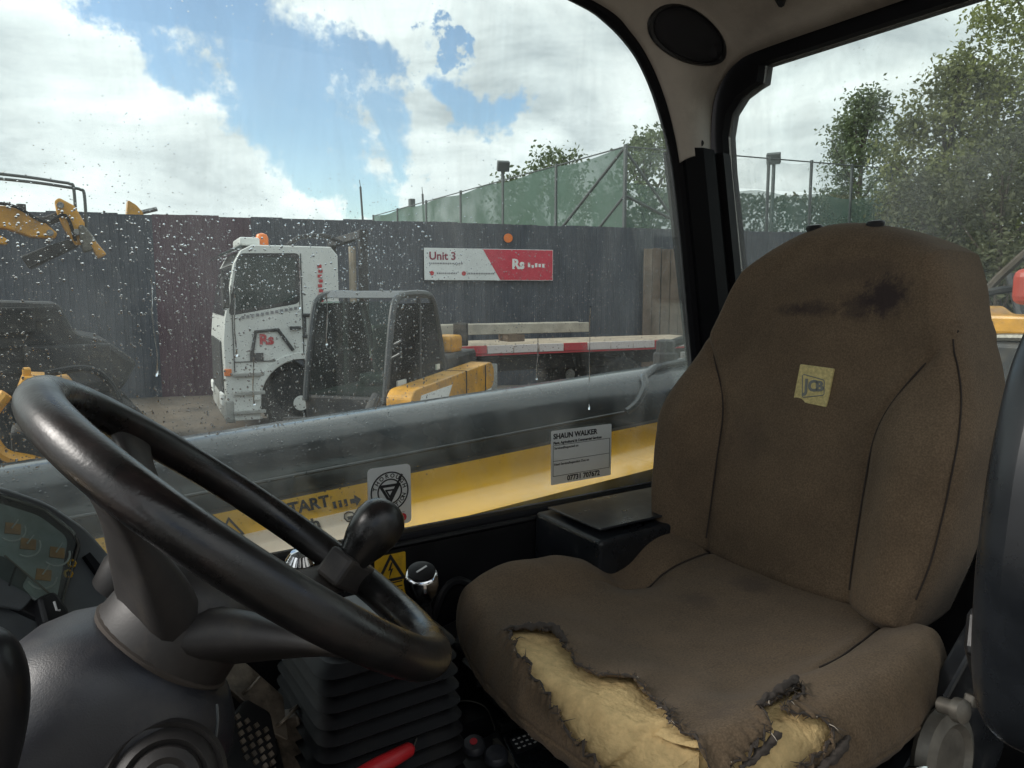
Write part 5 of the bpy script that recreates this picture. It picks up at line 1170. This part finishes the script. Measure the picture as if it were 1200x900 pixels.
M['lens'] = glassmat('instrument_lens', (.88, .93, .91), .13, 9.0)
dpoly(rr([(-130, 568), (0, 585), (48, 601), (84, 630), (64, 722), (38, 706), (-130, 612)], 8), .0075, .0095, 'lens', 'lens')
rk = dpoly(rr([(36, 706), (56, 698), (74, 722), (68, 740), (44, 738)], 6), -.002, .012, 'rocker_switch', 'blackplastic', bevel=.003)
MB().tube([dpt(54, 712, .0125), dpt(57, 722, .0125), dpt(61, 722, .0125)], .0010, 6).build('switch_mark', M['white'], rk)
for a, b in (((6, 690), (14, 668)), ((-20, 680), (-12, 655))): MB().tube([dpt(*a, .0065), dpt(*b, .0065)], .0008, 5).build('panel_gap', M['ink'], ds)
dpoly([(98, 652), (104, 648), (136, 686), (128, 694)], -.003, .002, 'side_slot', 'seal')
MB().box((-.11, .82, 1.52), (.20, .26, .54)).build('pod_stand', M['blackpanel'], ds, bevel=.02)

# ================================================================== LOW CONTROLS
bx = thing('rubber_bellows', 'ribbed black rubber bellows rising from the cab floor beside the column', 'bellows', (.29, .70, 1.225))
rings = []; NZ = 45
for k in range(NZ):
    z = lerp(1.40, 1.752, k/(NZ - 1)); e_ = .010 if k % 2 else 0; tp = lerp(1.15, .88, k/(NZ - 1))
    hx, hy = (.072*tp + e_), (.078*tp + e_); rings.append([Vector((.272 + x, .706 + y, z)) for x, y in rr([(-hx, -hy), (hx, -hy), (hx, hy), (-hx, hy)], .022, 4)])
MB().loft(rings).build('pleated_sleeve', M['rubber'], bx, smooth=True, ang=25)
MB().prism(rr([(-.055, -.06), (.055, -.06), (.055, .06), (-.055, .06)], .03), (.272, .706, 1.750), (1, 0, 0), (0, 1, 0), (0, 0, 1), .012).build('top_plate', M['blackplastic'], bx, bevel=.004)
MB().prism(rr([(-.125, -.115), (.125, -.115), (.125, .115), (-.125, .115)], .03), (.272, .706, 1.2255), (1, 0, 0), (0, 1, 0), (0, 0, 1), .18).build('base_plate', M['blackpanel'], bx, bevel=.004)
gl = thing('gear_lever', 'short gear lever with a round chrome and black knob under the window', 'lever', (.40, .81, 1.225))
gk = onY(494, 682, .80)
MB().tube(catmull([(.42, .83, 1.225), (.41, .82, 1.50), gk + Vector((.01, .01, -.05)), gk], 6), .008, 10).build('stem', M['blackplastic'], gl, smooth=True)
gx_ = Vector((-.15, -.35, 1)).normalized()
kk = MB().lathe([(.010, -.034), (.016, -.026), (.0215, -.010), (.0225, .002), (.0205, .012), (.0175, .016)], gk, gx_, 30).build('knob', M['chrome'], gl, smooth='all')
MB().lathe([(.0172, .012), (.0172, .0185), (.012, .020), (.001, .0205)], gk, gx_, 28).build('knob_cap', M['blackplastic'], kk, smooth=True)
eu = gx_.cross(Vector((0, 1, 0))).normalized(); eu = -eu if eu.x < 0 else eu; ev = gx_.cross(eu)
MB().beam(gk + gx_*.0212 - eu*.008 - ev*.002, gk + gx_*.0212 + eu*.008 + ev*.002, .0022, .0008, up=gx_).build('knob_mark', M['white'], kk)
MB().lathe([(.040, 0), (.036, .02), (.042, .03), (.030, .05), (.036, .06), (.020, .09), (.012, .10)], (.414, .824, 1.56), (0, 0, 1), 24).build('gaiter', M['rubber'], gl, smooth=True, ang=30)
MB().box((.47, .83, 1.40), (.28, .20, .34)).build('console_box', M['blackpanel'], gl, bevel=.015)
g2 = thing('chrome_lever', 'small chrome tipped lever half hidden behind the steering wheel rim', 'lever', (.23, .86, 1.25))
gp = onY(352, 660, .86); MB().tube([(.24, .88, 1.25), gp], .007, 8).build('stem', M['blackplastic'], g2, smooth=True)
MB().lathe([(.008, -.02), (.016, -.008), (.018, .004), (.012, .014), (.002, .017)], gp, (0, -.2, 1), 24).build('knob', M['chrome'], g2, smooth=True)
# pedal
pdl = thing('foot_pedal', 'scuffed metal foot pedal bracket with studded black rubber pad', 'pedal', (.16, .70, 1.225))
pn = Vector((.45, -.62, .64)).normalized(); p0_ = onY(300, 830, .70)
def ppt(x, y, h=0.): return onplane(x, y, p0_, pn) + pn*h
def ppoly(pts, h0, h1, nm, mt, parent=pdl, **k):
    n = len(pts); return MB().add([ppt(x, y, h0) for x, y in pts] + [ppt(x, y, h1) for x, y in pts], [tuple(range(n)), tuple(range(2*n - 1, n - 1, -1))] + [(i, (i + 1) % n, n + (i + 1) % n, n + i) for i in range(n)]).build(nm, M[mt], parent, **k)
ppoly(rr([(270, 775), (288, 776), (332, 815), (338, 868), (318, 858), (284, 820), (262, 800)], 4), -.006, 0, 'bracket_plate', 'wornplate', bevel=.0015)
ppoly(rr([(284, 822), (312, 838), (322, 885), (300, 920), (258, 905), (262, 850)], 5), -.004, .008, 'rubber_pad', 'rubber', bevel=.003)
for iy in range(6):
    for ix in range(4):
        c = ppt(272 + ix*11 + iy*2.0, 845 + ix*5 + iy*9.5, .008); MB().box(c, (.0045, .0045, .004), M=pn.to_track_quat('Z', 'Y').to_matrix()).build('stud', M['wornplate'], pdl)
for a, b in (((286, 812), (298, 799)), ((325, 850), (342, 832))):
    A_, B_ = ppt(*a, .003), ppt(*b, .003); MB().tube(catmull([A_ - pn*.006, A_ + pn*.006, B_ + pn*.006, B_ - pn*.006], 5), .0016, 8).build('wire_loop', M['wornplate'], pdl, smooth=True)
MB().beam((.10, .74, 1.225), p0_ - pn*.01, .03, .02).build('pedal_arm', M['blackpanel'], pdl, bevel=.004)
MB().beam(ppt(345, 830, -.01), (.26, .66, 1.24), .02, .03).build('pedal_strut', M['wornplate'], pdl, bevel=.003)
# control pod at the seat front
cpd = thing('switch_pod', 'black switch pod with a white pictogram panel below the torn cushion', 'switch pod', (.43, .62, 1.40))
def zb(x, y, z=1.60): return onZ(x, y, z)
def zpoly(pts, z0, z1, nm, mt, parent=cpd, **k):
    n = len(pts); P = [zb(x, y, z1) for x, y in pts]; return MB().add([Vector((p.x, p.y, z0)) for p in P] + P, [tuple(range(n - 1, -1, -1)), tuple(range(n, 2*n))] + [(i, (i + 1) % n, n + (i + 1) % n, n + i) for i in range(n)]).build(nm, M[mt], parent, **k)
zpoly(rr([(532, 885), (545, 872), (575, 858), (590, 845), (640, 838), (700, 905), (690, 960), (560, 960)], 6), 1.52, 1.575, 'pod_body', 'blackplastic', bevel=.006)
zpoly(rr([(588, 862), (634, 846), (676, 892), (640, 915), (606, 900)], 5), 1.574, 1.582, 'top_cover', 'blacksheet', bevel=.002)
zpoly(rr([(596, 866), (622, 858), (634, 872), (606, 884)], 2), 1.5821, 1.5824, 'pictogram_panel', 'ink')
q = MB(); random.seed(6)
for iy in range(3):
    for ix in range(4):
        c = zb(602 + ix*6.2 + iy*3.2, 867 - ix*2.2 + iy*4.6, 1.5826); q.box(c, (.0035, .0022, .0004), rz=random.uniform(-.5, .5))
q.build('pictogram', M['white'], cpd)
MB().lathe([(.010, 0), (.010, .001)], zb(638, 886, 1.5822), (0, 0, 1), 20).build('finger_hole', M['seal'], cpd)
for x, y, mk in ((556, 880, True), (582, 892, False)):
    b_ = MB().lathe([(.014, 0), (.014, .010), (.011, .014), (.002, .015)], zb(x, y, 1.572), (-.2, -.2, 1), 20).build('push_button', M['shroud'], cpd, smooth=True)
    if mk: MB().lathe([(.0045, .0140), (.0045, .0158)], zb(x, y, 1.572), (-.2, -.2, 1), 12).build('button_mark', M['inkred'], b_)
MB().beam(zb(580, 868, 1.578), zb(604, 896, 1.578), .006, .006).build('edge_strip', M['alu'], cpd)
MB().beam(zb(584, 852, 1.585), zb(640, 834, 1.585), .012, .012).build('label_ridge', M['rubber'], cpd, bevel=.002)
MB().box((.43, .64, 1.38), (.10, .10, .30)).build('pod_post', M['blackpanel'], cpd, bevel=.01)
MB().box((.452, .72, 1.512), (.12, .16, .04)).build('pod_bracket', M['blackpanel'], cpd, bevel=.006)
# red handled cable loop
rt = thing('red_tag', 'red plastic grip on a thin looped wire beside the switch pod', 'cable grip', onZ(455, 890, 1.655))
ra, rb = onZ(440, 900, 1.655), onZ(480, 878, 1.655)
MB().tube([ra + (ra - rb)*1.2, ra, ra.lerp(rb, .5), rb, rb + (rb - ra)*.10], [.007, .0085, .008, .007, .0035], 14).build('grip', M['red'], rt, smooth='all')
wl_ = [onZ(484, 877, 1.657), onZ(495, 850, 1.650), onZ(515, 828, 1.63), onZ(545, 821, 1.60), onZ(568, 828, 1.59), onZ(578, 848, 1.575), onZ(580, 856, 1.57)]
MB().tube(catmull(wl_, 6), .0009, 6).build('wire_loop', M['alu'], rt, smooth=True)
for k, (a, b) in enumerate((((.20, .56, 1.30), (.42, .52, 1.34)), ((.30, .50, 1.28), (.46, .60, 1.30)))):
    pass
fl = thing('floor_tread', 'ribbed black tread strip lying on the cab floor before the seat', 'floor mat', (.40, .45, 1.2255))
MB().box((.40, .40, 1.2305), (.34, .50, .010)).build('mat_sheet', M['rubber'], fl, bevel=.002)
for k in range(9): MB().box((.26 + k*.035, .40, 1.238), (.012, .48, .006)).build('rib', M['rubber'], fl, bevel=.001)
